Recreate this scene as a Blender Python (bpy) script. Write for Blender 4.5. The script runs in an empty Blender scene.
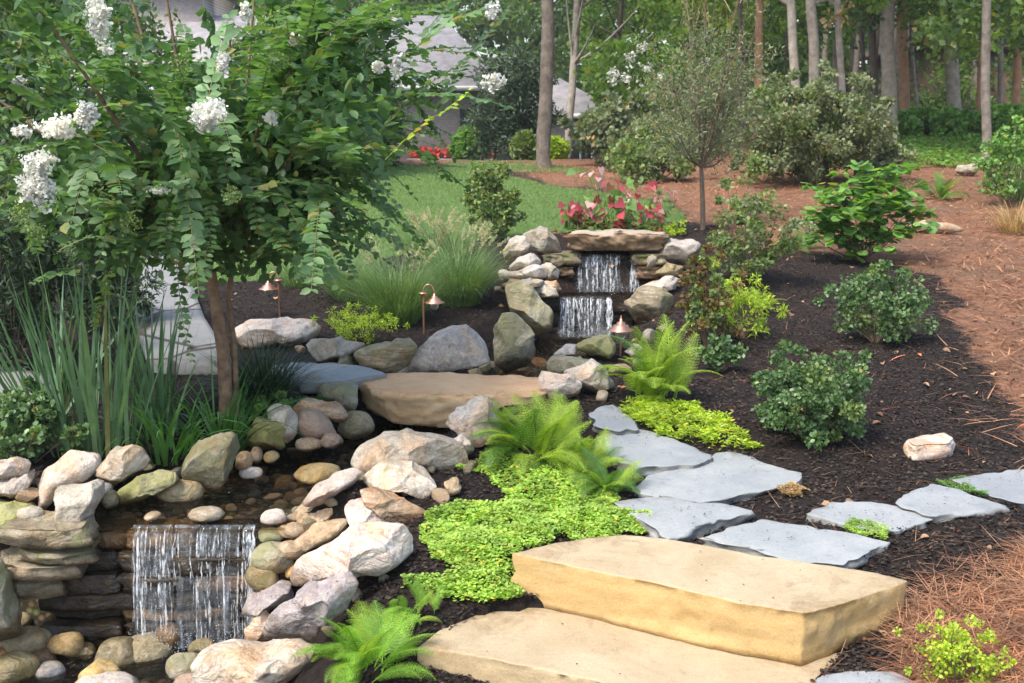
import bpy, math, random
import numpy as np
from mathutils import Vector, Matrix
R = math.radians
rng = np.random.default_rng(11)
random.seed(11)
scn = bpy.context.scene
COL = scn.collection

# ---------------------------------------------------------------- camera, sky, sun, exposure
PITCH = R(11.0); FPX = 1081.0; CAM = np.array([0.0, 0.0, 1.9])
cd = bpy.data.cameras.new('camera'); cam = bpy.data.objects.new('camera', cd); COL.objects.link(cam)
cam.location = CAM; cam.rotation_euler = (math.pi/2 - PITCH, 0, 0)
cd.sensor_width = 36.0; cd.lens = 36.0*FPX/1024.0; cd.clip_start = 0.05; cd.clip_end = 600
cd.dof.use_dof = True; cd.dof.focus_distance = 5.2; cd.dof.aperture_fstop = 7.0
scn.camera = cam
SUN_EL, SUN_AZ = R(57), R(-135)          # azimuth of the sun measured from +Y towards +X
w = bpy.data.worlds.new('World'); scn.world = w; w.use_nodes = True
nt = w.node_tree; bg = nt.nodes['Background']
sky = nt.nodes.new('ShaderNodeTexSky'); sky.sky_type = 'NISHITA'; sky.sun_disc = False
sky.sun_elevation = SUN_EL; sky.sun_rotation = SUN_AZ; sky.air_density = 1.2; sky.dust_density = 3.0; sky.ozone_density = 1.0
nt.links.new(sky.outputs[0], bg.inputs[0]); bg.inputs[1].default_value = 0.15
sl = bpy.data.lights.new('sun', 'SUN'); so = bpy.data.objects.new('sun', sl); COL.objects.link(so)
sl.energy = 1.75; sl.angle = R(11); sl.color = (1.0, 0.93, 0.82)
sd = Vector((math.sin(SUN_AZ)*math.cos(SUN_EL), math.cos(SUN_AZ)*math.cos(SUN_EL), math.sin(SUN_EL)))
so.rotation_euler = sd.to_track_quat('Z', 'Y').to_euler(); so.location = (-6, -6, 12)
vs = scn.view_settings; vs.view_transform = 'Standard'; vs.look = 'None'; vs.gamma = 1; vs.use_curve_mapping = False
vs.exposure = 1.32
scn.render.engine = 'CYCLES'
scn.cycles.use_denoising = True
scn.cycles.max_bounces = 8; scn.cycles.diffuse_bounces = 3; scn.cycles.glossy_bounces = 3
scn.cycles.transmission_bounces = 4; scn.cycles.transparent_max_bounces = 12
scn.cycles.sample_clamp_indirect = 4.0; scn.cycles.volume_bounces = 0; scn.cycles.volume_max_steps = 8

# ---------------------------------------------------------------- helpers
def fwd_ray(px, py):
    u = (px-512.0)/FPX; v = (341.5-py)/FPX
    return np.array([u, math.cos(PITCH)+v*math.sin(PITCH), -math.sin(PITCH)+v*math.cos(PITCH)])
def atZ(px, py, z):
    d = fwd_ray(px, py); return CAM + d*((z-CAM[2])/d[2])
def atY(px, py, Y):
    d = fwd_ray(px, py); return CAM + d*(Y/d[1])

def _hash(i, j, k, seed):
    h = (i.astype(np.int64)*374761393 + j.astype(np.int64)*668265263 + k.astype(np.int64)*2147483647 + seed*1274126177) & 0xffffffff
    h = ((h ^ (h >> 13))*1274126177) & 0xffffffff
    h = h ^ (h >> 16)
    return (h & 0xffffff)/float(0xffffff)
def vnoise(P, scale=1.0, seed=0):
    P = np.asarray(P, float)*scale
    I = np.floor(P); F = P-I; F = F*F*(3-2*F); I = I.astype(np.int64)
    out = 0
    for a in (0, 1):
        for b in (0, 1):
            for c in (0, 1):
                wgt = (F[:, 0] if a else 1-F[:, 0])*(F[:, 1] if b else 1-F[:, 1])*(F[:, 2] if c else 1-F[:, 2])
                out = out + wgt*_hash(I[:, 0]+a, I[:, 1]+b, I[:, 2]+c, seed)
    return out*2-1
def fbm(P, scale=1.0, octv=4, seed=0):
    o = 0; a = 1.0; s = scale; t = 0
    for q in range(octv):
        o = o + a*vnoise(P, s, seed+q*7); t += a; a *= .5; s *= 2.03
    return o/t
def sstep(x, a, b):
    t = np.clip((x-a)/(b-a), 0, 1); return t*t*(3-2*t)

def mesh(V, faces, mats=None, smooth=False, fmat=None):
    """V (n,3); faces: list of (m,k) int arrays"""
    me = bpy.data.meshes.new('m'); V = np.asarray(V, np.float32)
    if not isinstance(faces, list): faces = [faces]
    faces = [np.asarray(f, np.int32) for f in faces if len(f)]
    nl = sum(f.size for f in faces); nf = sum(len(f) for f in faces)
    me.vertices.add(len(V)); me.vertices.foreach_set('co', V.ravel())
    me.loops.add(nl); me.loops.foreach_set('vertex_index', np.concatenate([f.ravel() for f in faces]))
    me.polygons.add(nf)
    tot = np.concatenate([np.full(len(f), f.shape[1], np.int32) for f in faces])
    st = np.concatenate([[0], np.cumsum(tot)[:-1]]).astype(np.int32)
    me.polygons.foreach_set('loop_start', st)
    me.update(calc_edges=True)
    if smooth: me.polygons.foreach_set('use_smooth', np.ones(nf, bool))
    if mats is not None:
        for m in (mats if isinstance(mats, (list, tuple)) else [mats]): me.materials.append(m)
    if fmat is not None: me.polygons.foreach_set('material_index', np.asarray(fmat, np.int32))
    me.validate(); return me
def ob(name, me, parent=None, loc=None, rot=None):
    o = bpy.data.objects.new(name, me); me.name = name; COL.objects.link(o)
    if parent: o.parent = parent
    if loc is not None: o.location = [float(c) for c in loc]
    if rot is not None: o.rotation_euler = rot
    return o
def inst(name, me, parent=None, loc=(0, 0, 0), rot=(0, 0, 0), scale=1.0):
    o = bpy.data.objects.new(name, me); COL.objects.link(o)
    if parent: o.parent = parent
    o.location = [float(c) for c in loc]; o.rotation_euler = [float(r) for r in rot]
    o.scale = (scale,)*3 if np.isscalar(scale) else scale
    return o
def tag(o, label, cat, group=None):
    o['label'] = label; o['category'] = cat
    if group: o['group'] = group
    return o
def empty(name, loc, label, cat, group=None, rz=0):
    o = bpy.data.objects.new(name, None); COL.objects.link(o); o.empty_display_size = .05
    o.location = [float(c) for c in loc]; o.rotation_euler = (0, 0, rz)
    return tag(o, label, cat, group)
def kind(o, k): o['kind'] = k; return o

# ---------------------------------------------------------------- materials
def newmat(name):
    m = bpy.data.materials.new(name); m.use_nodes = True
    return m, m.node_tree, m.node_tree.nodes, m.node_tree.links, m.node_tree.nodes['Principled BSDF']
def mixc(N, L, fac, a, b, blend='MIX'):
    n = N.new('ShaderNodeMix'); n.data_type = 'RGBA'; n.blend_type = blend
    for sock, v in ((n.inputs[0], fac), (n.inputs[6], a), (n.inputs[7], b)):
        if hasattr(v, 'links'): L.new(v, sock)
        elif np.isscalar(v): sock.default_value = v
        else: sock.default_value = (*v, 1)
    return n.outputs[2]
def noise(N, L, scale, detail=5, rough=.6, vec=None, dist=0):
    n = N.new('ShaderNodeTexNoise'); n.inputs['Scale'].default_value = scale; n.inputs['Detail'].default_value = detail
    n.inputs['Roughness'].default_value = rough; n.inputs['Distortion'].default_value = dist
    if vec: L.new(vec, n.inputs['Vector'])
    return n.outputs['Fac']
def ramp(N, L, fac, a, b):
    n = N.new('ShaderNodeMapRange'); n.inputs[1].default_value = a; n.inputs[2].default_value = b
    L.new(fac, n.inputs[0]); return n.outputs[0]
def vecs(N, L, scale=(1, 1, 1), world=True):
    g = N.new('ShaderNodeNewGeometry') if world else N.new('ShaderNodeTexCoord')
    mp = N.new('ShaderNodeMapping'); mp.inputs['Scale'].default_value = scale
    L.new(g.outputs['Position'] if world else g.outputs['Object'], mp.inputs['Vector']); return mp.outputs[0]
def bump(N, L, h, strength, dist, bsdf):
    b = N.new('ShaderNodeBump'); b.inputs['Strength'].default_value = strength; b.inputs['Distance'].default_value = dist
    L.new(h, b.inputs['Height']); L.new(b.outputs[0], bsdf.inputs['Normal']); return b

def leafmat(name, a, b, rough=.45, trans=.3, spec=.5, tcol=None, old=True):
    m, T, N, L, p = newmat(name)
    g = N.new('ShaderNodeNewGeometry')
    c = mixc(N, L, g.outputs['Random Per Island'], a, b)
    c = mixc(N, L, ramp(N, L, noise(N, L, 7, 4, .6, g.outputs['Position']), .35, .65), mixc(N, L, 1, c, (.72, .74, .72), 'MULTIPLY'), mixc(N, L, 1, c, (1.22, 1.18, 1.05), 'MULTIPLY'))
    if tcol is None: wn = N.new('ShaderNodeTexWhiteNoise'); wn.noise_dimensions = '1D'; L.new(g.outputs['Random Per Island'], wn.inputs['W'])
    if tcol is None: c = mixc(N, L, ramp(N, L, wn.outputs['Value'], .965, .98), c, mixc(N, L, 1, c, (2.0, 1.0, .8), 'MULTIPLY'))
    L.new(c, p.inputs['Base Color']); p.inputs['Roughness'].default_value = rough
    p.inputs['Specular IOR Level'].default_value = spec
    tr = N.new('ShaderNodeBsdfTranslucent')
    tc = mixc(N, L, 1.0, c, tcol or (1.5, 1.6, .6), 'MULTIPLY'); L.new(tc, tr.inputs[0])
    mx = N.new('ShaderNodeMixShader'); mx.inputs[0].default_value = trans
    L.new(p.outputs[0], mx.inputs[1]); L.new(tr.outputs[0], mx.inputs[2])
    L.new(mx.outputs[0], N['Material Output'].inputs[0]); return m
def simplemat(name, col, rough=.6, metal=0, nscale=0, col2=None, bscale=0, bst=.3, bd=.01):
    m, T, N, L, p = newmat(name)
    p.inputs['Base Color'].default_value = (*col, 1); p.inputs['Roughness'].default_value = rough; p.inputs['Metallic'].default_value = metal
    if nscale:
        f = ramp(N, L, noise(N, L, nscale, 6, .65, vecs(N, L)), .35, .65)
        L.new(mixc(N, L, f, col, col2), p.inputs['Base Color'])
    if bscale: bump(N, L, noise(N, L, bscale, 6, .65, vecs(N, L)), bst, bd, p)
    return m
def rockmat(name, c1, c2, c3, moss=(.18, .2, .06), mossamt=.0, speck=(.05, .05, .05), spk=.3, rough=.8, bands=False, sc=1.0):
    m, T, N, L, p = newmat(name)
    oi = N.new('ShaderNodeObjectInfo'); tc = N.new('ShaderNodeTexCoord')
    ad = N.new('ShaderNodeVectorMath'); ad.operation = 'ADD'
    ml = N.new('ShaderNodeVectorMath'); ml.operation = 'SCALE'; ml.inputs[3].default_value = 1.0
    cb = N.new('ShaderNodeCombineXYZ')
    for q in range(3):
        mm = N.new('ShaderNodeMath'); mm.operation = 'MULTIPLY'; mm.inputs[1].default_value = 17.3*(q+1)
        L.new(oi.outputs['Random'], mm.inputs[0]); L.new(mm.outputs[0], cb.inputs[q])
    L.new(tc.outputs['Object'], ad.inputs[0]); L.new(cb.outputs[0], ad.inputs[1]); v = ad.outputs[0]
    f1 = ramp(N, L, noise(N, L, 7*sc, 6, .65, v, .9), .42, .58)
    f2 = ramp(N, L, noise(N, L, 13*sc, 7, .72, v, 1.0), .45, .68)
    if bands:
        mp = N.new('ShaderNodeMapping'); mp.inputs['Scale'].default_value = (1.2, 1.2, 12); mp.inputs['Rotation'].default_value = (.25, .3, 0)
        L.new(v, mp.inputs[0]); f2 = ramp(N, L, noise(N, L, 3.5*sc, 6, .7, mp.outputs[0], .5), .42, .62)
    c = mixc(N, L, f1, c1, c2); c = mixc(N, L, f2, c, c3)
    c = mixc(N, L, ramp(N, L, noise(N, L, 19*sc, 6, .7, v, 1.2), .3, .5), mixc(N, L, 1.0, c, (.7, .67, .63), 'MULTIPLY'), c)
    c = mixc(N, L, ramp(N, L, noise(N, L, 10*sc, 7, .75, v, .8), .58, .7), c, mixc(N, L, 1.0, c, (1.5, 1.48, 1.45), 'MULTIPLY'))
    # fine grain, specks and lichen
    g = noise(N, L, 95*sc, 4, .8, v)
    c = mixc(N, L, ramp(N, L, g, .2, .85), mixc(N, L, 1.0, c, (.62, .6, .58), 'MULTIPLY'), mixc(N, L, 1.0, c, (1.28, 1.26, 1.22), 'MULTIPLY'))
    vor = N.new('ShaderNodeTexVoronoi'); vor.inputs['Scale'].default_value = 42*sc; L.new(v, vor.inputs['Vector'])
    sp = N.new('ShaderNodeMath'); sp.operation = 'MULTIPLY'; sp.inputs[1].default_value = spk
    L.new(ramp(N, L, vor.outputs['Distance'], .28, .12), sp.inputs[0])
    s2 = N.new('ShaderNodeMath'); s2.operation = 'MULTIPLY'; L.new(sp.outputs[0], s2.inputs[0]); L.new(ramp(N, L, noise(N, L, 8, 3, .5, v), .42, .6), s2.inputs[1])
    c = mixc(N, L, s2.outputs[0], c, speck)
    if mossamt > 0:
        mf = ramp(N, L, noise(N, L, 4.2*sc, 7, .7, v, .8), .62-.35*mossamt, .75-.3*mossamt)
        mk = N.new('ShaderNodeMath'); mk.operation = 'MULTIPLY'; mk.inputs[1].default_value = .85; L.new(mf, mk.inputs[0])
        c = mixc(N, L, mk.outputs[0], c, moss)
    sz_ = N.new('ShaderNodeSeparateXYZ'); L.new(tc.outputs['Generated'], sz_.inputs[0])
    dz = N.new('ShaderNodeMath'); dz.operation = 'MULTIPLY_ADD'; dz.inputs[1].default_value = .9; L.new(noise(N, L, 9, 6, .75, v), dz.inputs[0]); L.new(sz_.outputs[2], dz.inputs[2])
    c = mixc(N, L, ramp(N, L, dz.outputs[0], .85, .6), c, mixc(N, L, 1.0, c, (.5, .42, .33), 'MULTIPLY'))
    c = mixc(N, L, ramp(N, L, noise(N, L, 3.3, 5, .65, v, .5), .52, .68), c, mixc(N, L, 1.0, c, (1.12, .88, .66), 'MULTIPLY'))
    hs = N.new('ShaderNodeHueSaturation'); vm = N.new('ShaderNodeMapRange'); vm.inputs[3].default_value = .82; vm.inputs[4].default_value = 1.15
    L.new(oi.outputs['Random'], vm.inputs[0]); L.new(vm.outputs[0], hs.inputs['Value']); L.new(c, hs.inputs['Color'])
    L.new(hs.outputs[0], p.inputs['Base Color']); p.inputs['Roughness'].default_value = rough
    b1 = N.new('ShaderNodeMath'); b1.operation = 'ADD'
    L.new(noise(N, L, 22*sc, 9, .72, v), b1.inputs[0]); L.new(f1, b1.inputs[1])
    bump(N, L, b1.outputs[0], .6, .018, p)
    return m

RM = dict(
    grey=rockmat('grey_granite', (.38, .35, .29), (.5, .46, .4), (.27, .24, .19), mossamt=.25, moss=(.2, .2, .1)),
    white=rockmat('white_quartz', (.6, .56, .5), (.52, .44, .35), (.4, .32, .24), spk=.15, mossamt=.05),
    lav=rockmat('lavender_granite', (.5, .46, .43), (.6, .54, .48), (.36, .31, .28), spk=.4),
    speck=rockmat('speckled_granite', (.42, .38, .38), (.3, .26, .27), (.5, .46, .44), spk=.9, speck=(.08, .07, .08)),
    pink=rockmat('pinkish_quartz', (.6, .52, .46), (.52, .38, .32), (.66, .61, .56), spk=.2, bands=True),
    tan=rockmat('tan_fieldstone', (.42, .31, .19), (.5, .4, .28), (.3, .2, .12), spk=.2),
    orange=rockmat('rust_banded_stone', (.52, .38, .24), (.6, .5, .4), (.36, .2, .1), spk=.1, bands=True),
    moss=rockmat('mossy_stone', (.32, .3, .2), (.4, .38, .27), (.24, .24, .1), mossamt=.9, moss=(.27, .27, .09), spk=.2),
    mossgrey=rockmat('mossy_grey_stone', (.33, .31, .23), (.43, .4, .32), (.23, .21, .13), mossamt=.55, moss=(.2, .2, .09), spk=.3),
    ledge=rockmat('ledge_stone', (.27, .23, .15), (.38, .33, .24), (.16, .125, .08), mossamt=.3, bands=True),
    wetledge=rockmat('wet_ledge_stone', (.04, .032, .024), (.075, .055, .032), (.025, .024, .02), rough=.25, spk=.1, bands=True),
    wetbrown=rockmat('wet_brown_stone', (.16, .1, .05), (.26, .16, .07), (.08, .06, .04), rough=.25, spk=.1),
    wetgreen=rockmat('wet_green_stone', (.2, .17, .09), (.28, .23, .13), (.12, .1, .06), mossamt=.4, moss=(.12, .11, .03), rough=.3, spk=.1),
    brown=rockmat('brown_pink_cobble', (.33, .24, .18), (.4, .3, .23), (.26, .19, .14), spk=.1),
    olive=rockmat('olive_cobble', (.3, .26, .15), (.36, .31, .2), (.2, .17, .09), spk=.1),
    yellow=rockmat('yellow_ochre_cobble', (.46, .32, .12), (.52, .4, .2), (.36, .22, .08), spk=.1),
    blue=rockmat('blue_grey_cobble', (.22, .24, .26), (.32, .33, .34), (.15, .16, .17), rough=.35, spk=.1),
)
# ---------------------------------------------------------------- terrain
YT = [0, 3.3, 4.0, 4.4, 6.5, 9, 12, 20, 26, 32, 40, 60, 140]
ZL = [-.3, -.24, .0, .12, .27, .42, .62, 1.05, 1.25, 1.05, .3, .1, .1]
ZR = [-.1, -.06, .04, .14, .27, .44, .68, 1.2, 1.78, 2.2, 2.5, 3.0, 4.0]
SC = np.array([(-1.62, 4.9, .5), (-1.5, 5.35, .46), (-1.12, 5.85, .34), (-.75, 6.25, .3), (-.4, 6.8, .3), (-.1, 7.6, .32), (.3, 8.5, .4), (.72, 9.2, .5)])
def H(x, y, detail=True):
    x = np.atleast_1d(np.asarray(x, float)); y = np.atleast_1d(np.asarray(y, float))
    s = sstep(x/np.maximum(y, .1), .1, .3)
    z = np.interp(y, YT, ZL)*(1-s) + np.interp(y, YT, ZR)*s
    P = np.stack([x, y, np.zeros_like(x)], 1)
    if detail:
        z = z + .05*fbm(P, .7, 3, 3)*np.clip((y-3)/4, 0, 1) + .028*fbm(P, 4.0, 3, 5)*sstep(y, 2, 4)
        z = z + .25*fbm(P, .12, 2, 8)*sstep(y, 18, 40)
    # mound behind the upper falls, carved steps of the cascade
    z = z + .42*np.exp(-(((x-.85)/1.1)**2 + ((y-10.45)/.85)**2))*sstep(y, 9.3, 9.95)
    m = sstep(np.abs(x-.75), .62, .42)*sstep(y, 9.05, 9.25)*(1-sstep(y, 10.0, 10.08))
    z = z*(1-m) + m*(np.where(y < 9.5, -.05, np.where(y < 9.85, .38, .72)))
    # stream channel
    d = np.full_like(x, 9.0)
    for (a, b) in zip(SC[:-1], SC[1:]):
        ab = b[:2]-a[:2]; t = np.clip(((x-a[0])*ab[0]+(y-a[1])*ab[1])/(ab@ab), 0, 1)
        dd = np.hypot(x-a[0]-t*ab[0], y-a[1]-t*ab[1]) - (a[2]+t*(b[2]-a[2])); d = np.minimum(d, dd)
    k = 1-sstep(d, -.08, .24); k = k*sstep(y, 4.94, 4.97)
    z = z*(1-k) + k*(-.03)
    # lower pool below the big fall
    dx = np.maximum(-2.65-x, x+1.28); dy = np.maximum(3.4-y, 0)
    kp = (1-sstep(dx, -.02, .85))*(1-sstep(y, 4.94, 4.98))*(1-sstep(dy, -.0, .8))
    z = z*(1-kp) + kp*(-.66)
    # pine straw bank on the near right
    z = z + .10*np.exp(-(((x-2.1)/.6)**2 + ((y-3.6)/.7)**2))
    # hollow under the stone steps so the slabs sit in the ground
    z = z + .05*np.maximum(fbm(P, 5.5, 3, 41), -.2)*sstep(x, 1.3, 1.6)*sstep(y, 4.4, 4.1)
    if STEPS: z = np.where(inpoly(x, y, STEPS[0]), np.minimum(z, -.1), np.where(inpoly(x, y, STEPS[1]), np.minimum(z, .12), z))
    return z
STEPS = []
def Hs(x, y): return float(H(x, y)[0])
def ground(px, py):
    d = fwd_ray(px, py); t = np.concatenate([np.arange(2.5, 14, .02), np.arange(14, 130, .1)])
    P = CAM + d*t[:, None]; h = H(P[:, 0], P[:, 1]); below = np.nonzero(P[:, 2] < h)[0]
    if not len(below): return P[-1]*[1, 1, 0] + [0, 0, h[-1]]
    i = below[0]
    if i == 0: return np.array([P[0, 0], P[0, 1], h[0]])
    a = P[i-1, 2]-h[i-1]; b = h[i]-P[i, 2]; f = a/(a+b); Q = P[i-1]*(1-f)+P[i]*f
    return np.array([Q[0], Q[1], Hs(Q[0], Q[1])])
def gpoly(pts): return np.array([ground(*p)[:2] for p in pts])
def inpoly(x, y, poly):
    c = np.zeros(len(x), bool); n = len(poly)
    for i in range(n):
        x1, y1 = poly[i]; x2, y2 = poly[(i+1) % n]
        if y1 == y2: continue
        c ^= ((y1 > y) != (y2 > y)) & (x < (x2-x1)*(y-y1)/(y2-y1)+x1)
    return c
def sample_poly(poly, n):
    lo, hi = poly.min(0), poly.max(0); out = np.zeros((0, 2))
    while len(out) < n:
        q = rng.uniform(lo, hi, (n*2, 2)); out = np.concatenate([out, q[inpoly(q[:, 0], q[:, 1], poly)]])
    return out[:n]
def gpts(xy): return np.column_stack([xy, H(xy[:, 0], xy[:, 1])])

_P = np.array([atZ(px, py, 0.)[:2] for px, py in [(416, 646), (440, 628), (475, 612), (540, 604), (640, 600), (830, 630), (905, 625), (850, 655), (770, 716), (700, 706), (600, 680), (500, 660)]]); _P2 = np.array([atZ(px, py, .2)[:2] for px, py in [(512, 553), (622, 534), (660, 538), (880, 573), (908, 580), (805, 613), (640, 580)]]); STEPS += [_P.mean(0)+(_P-_P.mean(0))*.97, _P2]
LAWN = gpoly([(215, 282), (300, 276), (350, 268), (400, 254), (480, 241), (560, 233), (640, 226), (690, 222), (672, 204), (600, 192), (545, 184), (500, 174), (470, 168), (400, 165), (200, 163)])
LAWN = np.concatenate([LAWN, [(-16, 24), (-14, 13.5)]])
LAWN2 = gpoly([(440, 163), (480, 161), (585, 168), (590, 173), (530, 172), (470, 168)])
STRAW = gpoly([(690, 222), (745, 236), (850, 258), (930, 280), (985, 335), (1010, 420), (1050, 470), (1300, 480), (1500, 300), (1400, 165), (1000, 150), (800, 150), (700, 165), (560, 162), (545, 184), (600, 192), (672, 204)])
STRAW = np.concatenate([STRAW[:9], [(30, 20), (30, 30), (2, 30), (-3, 27)], gpoly([(500, 168), (545, 182), (600, 190), (672, 203)])])
STRAW2 = np.array([(1.38, 3.2), (1.42, 3.75), (1.65, 4.1), (2.3, 4.35), (4.5, 4.6), (6, 3), (5, 1), (1.2, 1), (1.1, 3.0)])
def zones(x, y):
    P = np.stack([x, y, 0*x], 1); n1 = fbm(P, 1.6, 3, 21); n2 = fbm(P, 1.6, 3, 22)
    s = .3+.03*y; xx = x+n1*s; yy = y+n2*s
    lawn = inpoly(x+n1*.15, y+n2*.15, LAWN) | inpoly(x+n1*.15, y+n2*.15, LAWN2)
    straw = (inpoly(xx, yy, STRAW) | inpoly(xx, yy, STRAW2)) & ~lawn
    return lawn, straw
def grow(start, step, rate, end):
    o = [start]
    while o[-1] < end: step *= rate; o.append(o[-1]+step)
    return o[1:]
xs = np.arange(-3.4, 4.2, .035); xs = np.concatenate([-np.array(grow(3.4, .035, 1.07, 80))[::-1], xs, grow(xs[-1], .035, 1.06, 80)])
ys = np.arange(2.6, 11, .035); ys = np.concatenate([[-30, -14, -6, -2, 0, 1, 1.8, 2.3], ys, grow(ys[-1], .035, 1.025, 135)])
XX, YY = np.meshgrid(xs, ys); tx, ty = XX.ravel(), YY.ravel(); tz = H(tx, ty)
lz, sz = zones(tx, ty)
nx = len(xs); ii = (np.arange(len(ys)-1)[:, None]*nx + np.arange(nx-1)[None]).ravel()
def groundmat():
    m, T, N, L, p = newmat('garden_ground')
    at = N.new('ShaderNodeAttribute'); at.attribute_name = 'zone'; sp = N.new('ShaderNodeSeparateColor'); L.new(at.outputs['Color'], sp.inputs[0])
    v = vecs(N, L)
    mul = mixc(N, L, ramp(N, L, noise(N, L, 28, 8, .75, v), .35, .7), (.014, .011, .01), (.055, .041, .036))
    mul = mixc(N, L, ramp(N, L, noise(N, L, 90, 4, .7, v), .6, .78), mul, (.16, .11, .08))
    st = mixc(N, L, ramp(N, L, noise(N, L, 14, 9, .8, v, 1.5), .35, .68), (.11, .05, .03), (.46, .235, .135))
    st = mixc(N, L, ramp(N, L, noise(N, L, 5, 9, .82, v, 1.0), .36, .5), mixc(N, L, 1.0, st, (.5, .46, .44), 'MULTIPLY'), st)
    st = mixc(N, L, ramp(N, L, noise(N, L, 7, 9, .85, v, 1.0), .56, .66), st, (.36, .25, .18))
    st = mixc(N, L, ramp(N, L, noise(N, L, 1.3, 5, .7, v), .45, .7), st, mixc(N, L, ramp(N, L, noise(N, L, 40, 5, .8, v), .3, .7), (.1, .06, .04), (.3, .19, .13)))
    gr = mixc(N, L, ramp(N, L, noise(N, L, 20, 8, .8, v), .3, .7), (.06, .115, .03), (.14, .22, .06))
    st2 = mixc(N, L, sp.outputs[2], st, mixc(N, L, ramp(N, L, noise(N, L, 2.2, 6, .7, v), .35, .65), (.03, .05, .014), (.09, .06, .03)))
    vo = N.new('ShaderNodeTexVoronoi'); vo.inputs['Scale'].default_value = 26; L.new(v, vo.inputs['Vector'])
    peb_ = mixc(N, L, ramp(N, L, vo.outputs['Distance'], .15, .55), mixc(N, L, .6, (.42, .33, .2), vo.outputs['Color'], 'MULTIPLY'), (.06, .05, .035))
    sf = N.new('ShaderNodeMath'); sf.operation = 'ADD'; sf.use_clamp = True; L.new(sp.outputs[1], sf.inputs[0])
    nz = ramp(N, L, noise(N, L, 9, 8, .8, v), .3, .7); s3 = N.new('ShaderNodeMath'); s3.operation = 'SUBTRACT'; s3.inputs[1].default_value = .5; L.new(nz, s3.inputs[0]); L.new(s3.outputs[0], sf.inputs[1])
    sfm = ramp(N, L, sf.outputs[0], .3, .7)
    c = mixc(N, L, sfm, mul, st2); c = mixc(N, L, sp.outputs[0], c, gr); c = mixc(N, L, at.outputs['Alpha'], c, peb_)
    L.new(c, p.inputs['Base Color']); p.inputs['Roughness'].default_value = .95; p.inputs['Specular IOR Level'].default_value = .15
    bump(N, L, noise(N, L, 45, 9, .8, v), 1.0, .03, p); return m
me = mesh(np.column_stack([tx, ty, tz]), np.stack([ii, ii+1, ii+nx+1, ii+nx], 1), groundmat(), smooth=True)
ca = me.color_attributes.new('zone', 'FLOAT_COLOR', 'POINT')
far = sstep(ty + 1.2*fbm(np.stack([tx, ty, 0*tx], 1), .3, 3, 9), 24.5, 28)
sz = np.maximum(sz.astype(float), far*(1-lz))
def blur(A, k):
    A = A.reshape(len(ys), nx)
    for _ in range(k): A = (A+np.roll(A, 1, 0)+np.roll(A, -1, 0)+np.roll(A, 1, 1)+np.roll(A, -1, 1))/5
    return A.ravel()
sz = blur(sz, 14)
bed = sstep(tz, .07, .02)*(tx < 1.3)*(ty > 4.0)*((ty > 4.97) | (tx < -1.05))*(ty < 9.9)*(tx < .35+(ty > 5)*2)
ca.data.foreach_set('color', np.stack([lz.astype(float), sz, far, bed], 1).astype(np.float32).ravel())
kind(ob('ground', me), 'structure')

# humid summer air over the garden and the wood
def haze_box():
    V = np.array([(x, y, z) for z in (-6, 45) for y in (-40, 150) for x in (-90, 90)], float)
    F = np.array([(0, 2, 3, 1), (4, 5, 7, 6), (0, 1, 5, 4), (2, 6, 7, 3), (0, 4, 6, 2), (1, 3, 7, 5)])
    m = bpy.data.materials.new('humid_air'); m.use_nodes = True; N = m.node_tree.nodes; N.remove(N['Principled BSDF'])
    v = N.new('ShaderNodeVolumePrincipled'); v.inputs['Color'].default_value = (.92, .96, 1, 1); v.inputs['Density'].default_value = HAZE; v.inputs['Anisotropy'].default_value = .3
    m.node_tree.links.new(v.outputs[0], N['Material Output'].inputs['Volume'])
    kind(ob('haze', mesh(V, F, m)), 'stuff')
HAZE = .0009
haze_box()
# ---------------------------------------------------------------- rocks
_ico = {}
def ico(n):
    if n not in _ico:
        import bmesh
        bm = bmesh.new(); bmesh.ops.create_icosphere(bm, subdivisions=n, radius=1)
        V = np.array([v.co[:] for v in bm.verts]); F = np.array([[v.index for v in f.verts] for f in bm.faces]); bm.free()
        _ico[n] = (V/np.linalg.norm(V, axis=1)[:, None], F)
    return _ico[n]
def polar(poly, c, th):
    """radius from c to the outline for each angle"""
    out = np.full(len(th), 1e9); D = np.stack([np.cos(th), np.sin(th)], 1); n = len(poly)
    best = np.zeros(len(th))
    for i in range(n):
        a = poly[i]-c; e = poly[(i+1) % n]-poly[i]
        den = D[:, 0]*e[1]-D[:, 1]*e[0]; den = np.where(np.abs(den) < 1e-9, 1e-9, den)
        t = (a[0]*e[1]-a[1]*e[0])/den; u = (a[0]*D[:, 1]-a[1]*D[:, 0])/den
        ok = (u >= -1e-6) & (u <= 1+1e-6) & (t > 0); best = np.where(ok & (t > best), t, best)
    return np.maximum(best, 1e-3)
def facet(V, r, n, lo, hi):
    V = V.copy()
    for _ in range(n):
        k = r.normal(size=3); k /= np.linalg.norm(k); o = r.uniform(lo, hi)
        d = V@k; V = np.where((d > o)[:, None], V-(d-o)[:, None]*k*.97, V)
    return V
RS = [100]
CHIS = [1.0]
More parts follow.
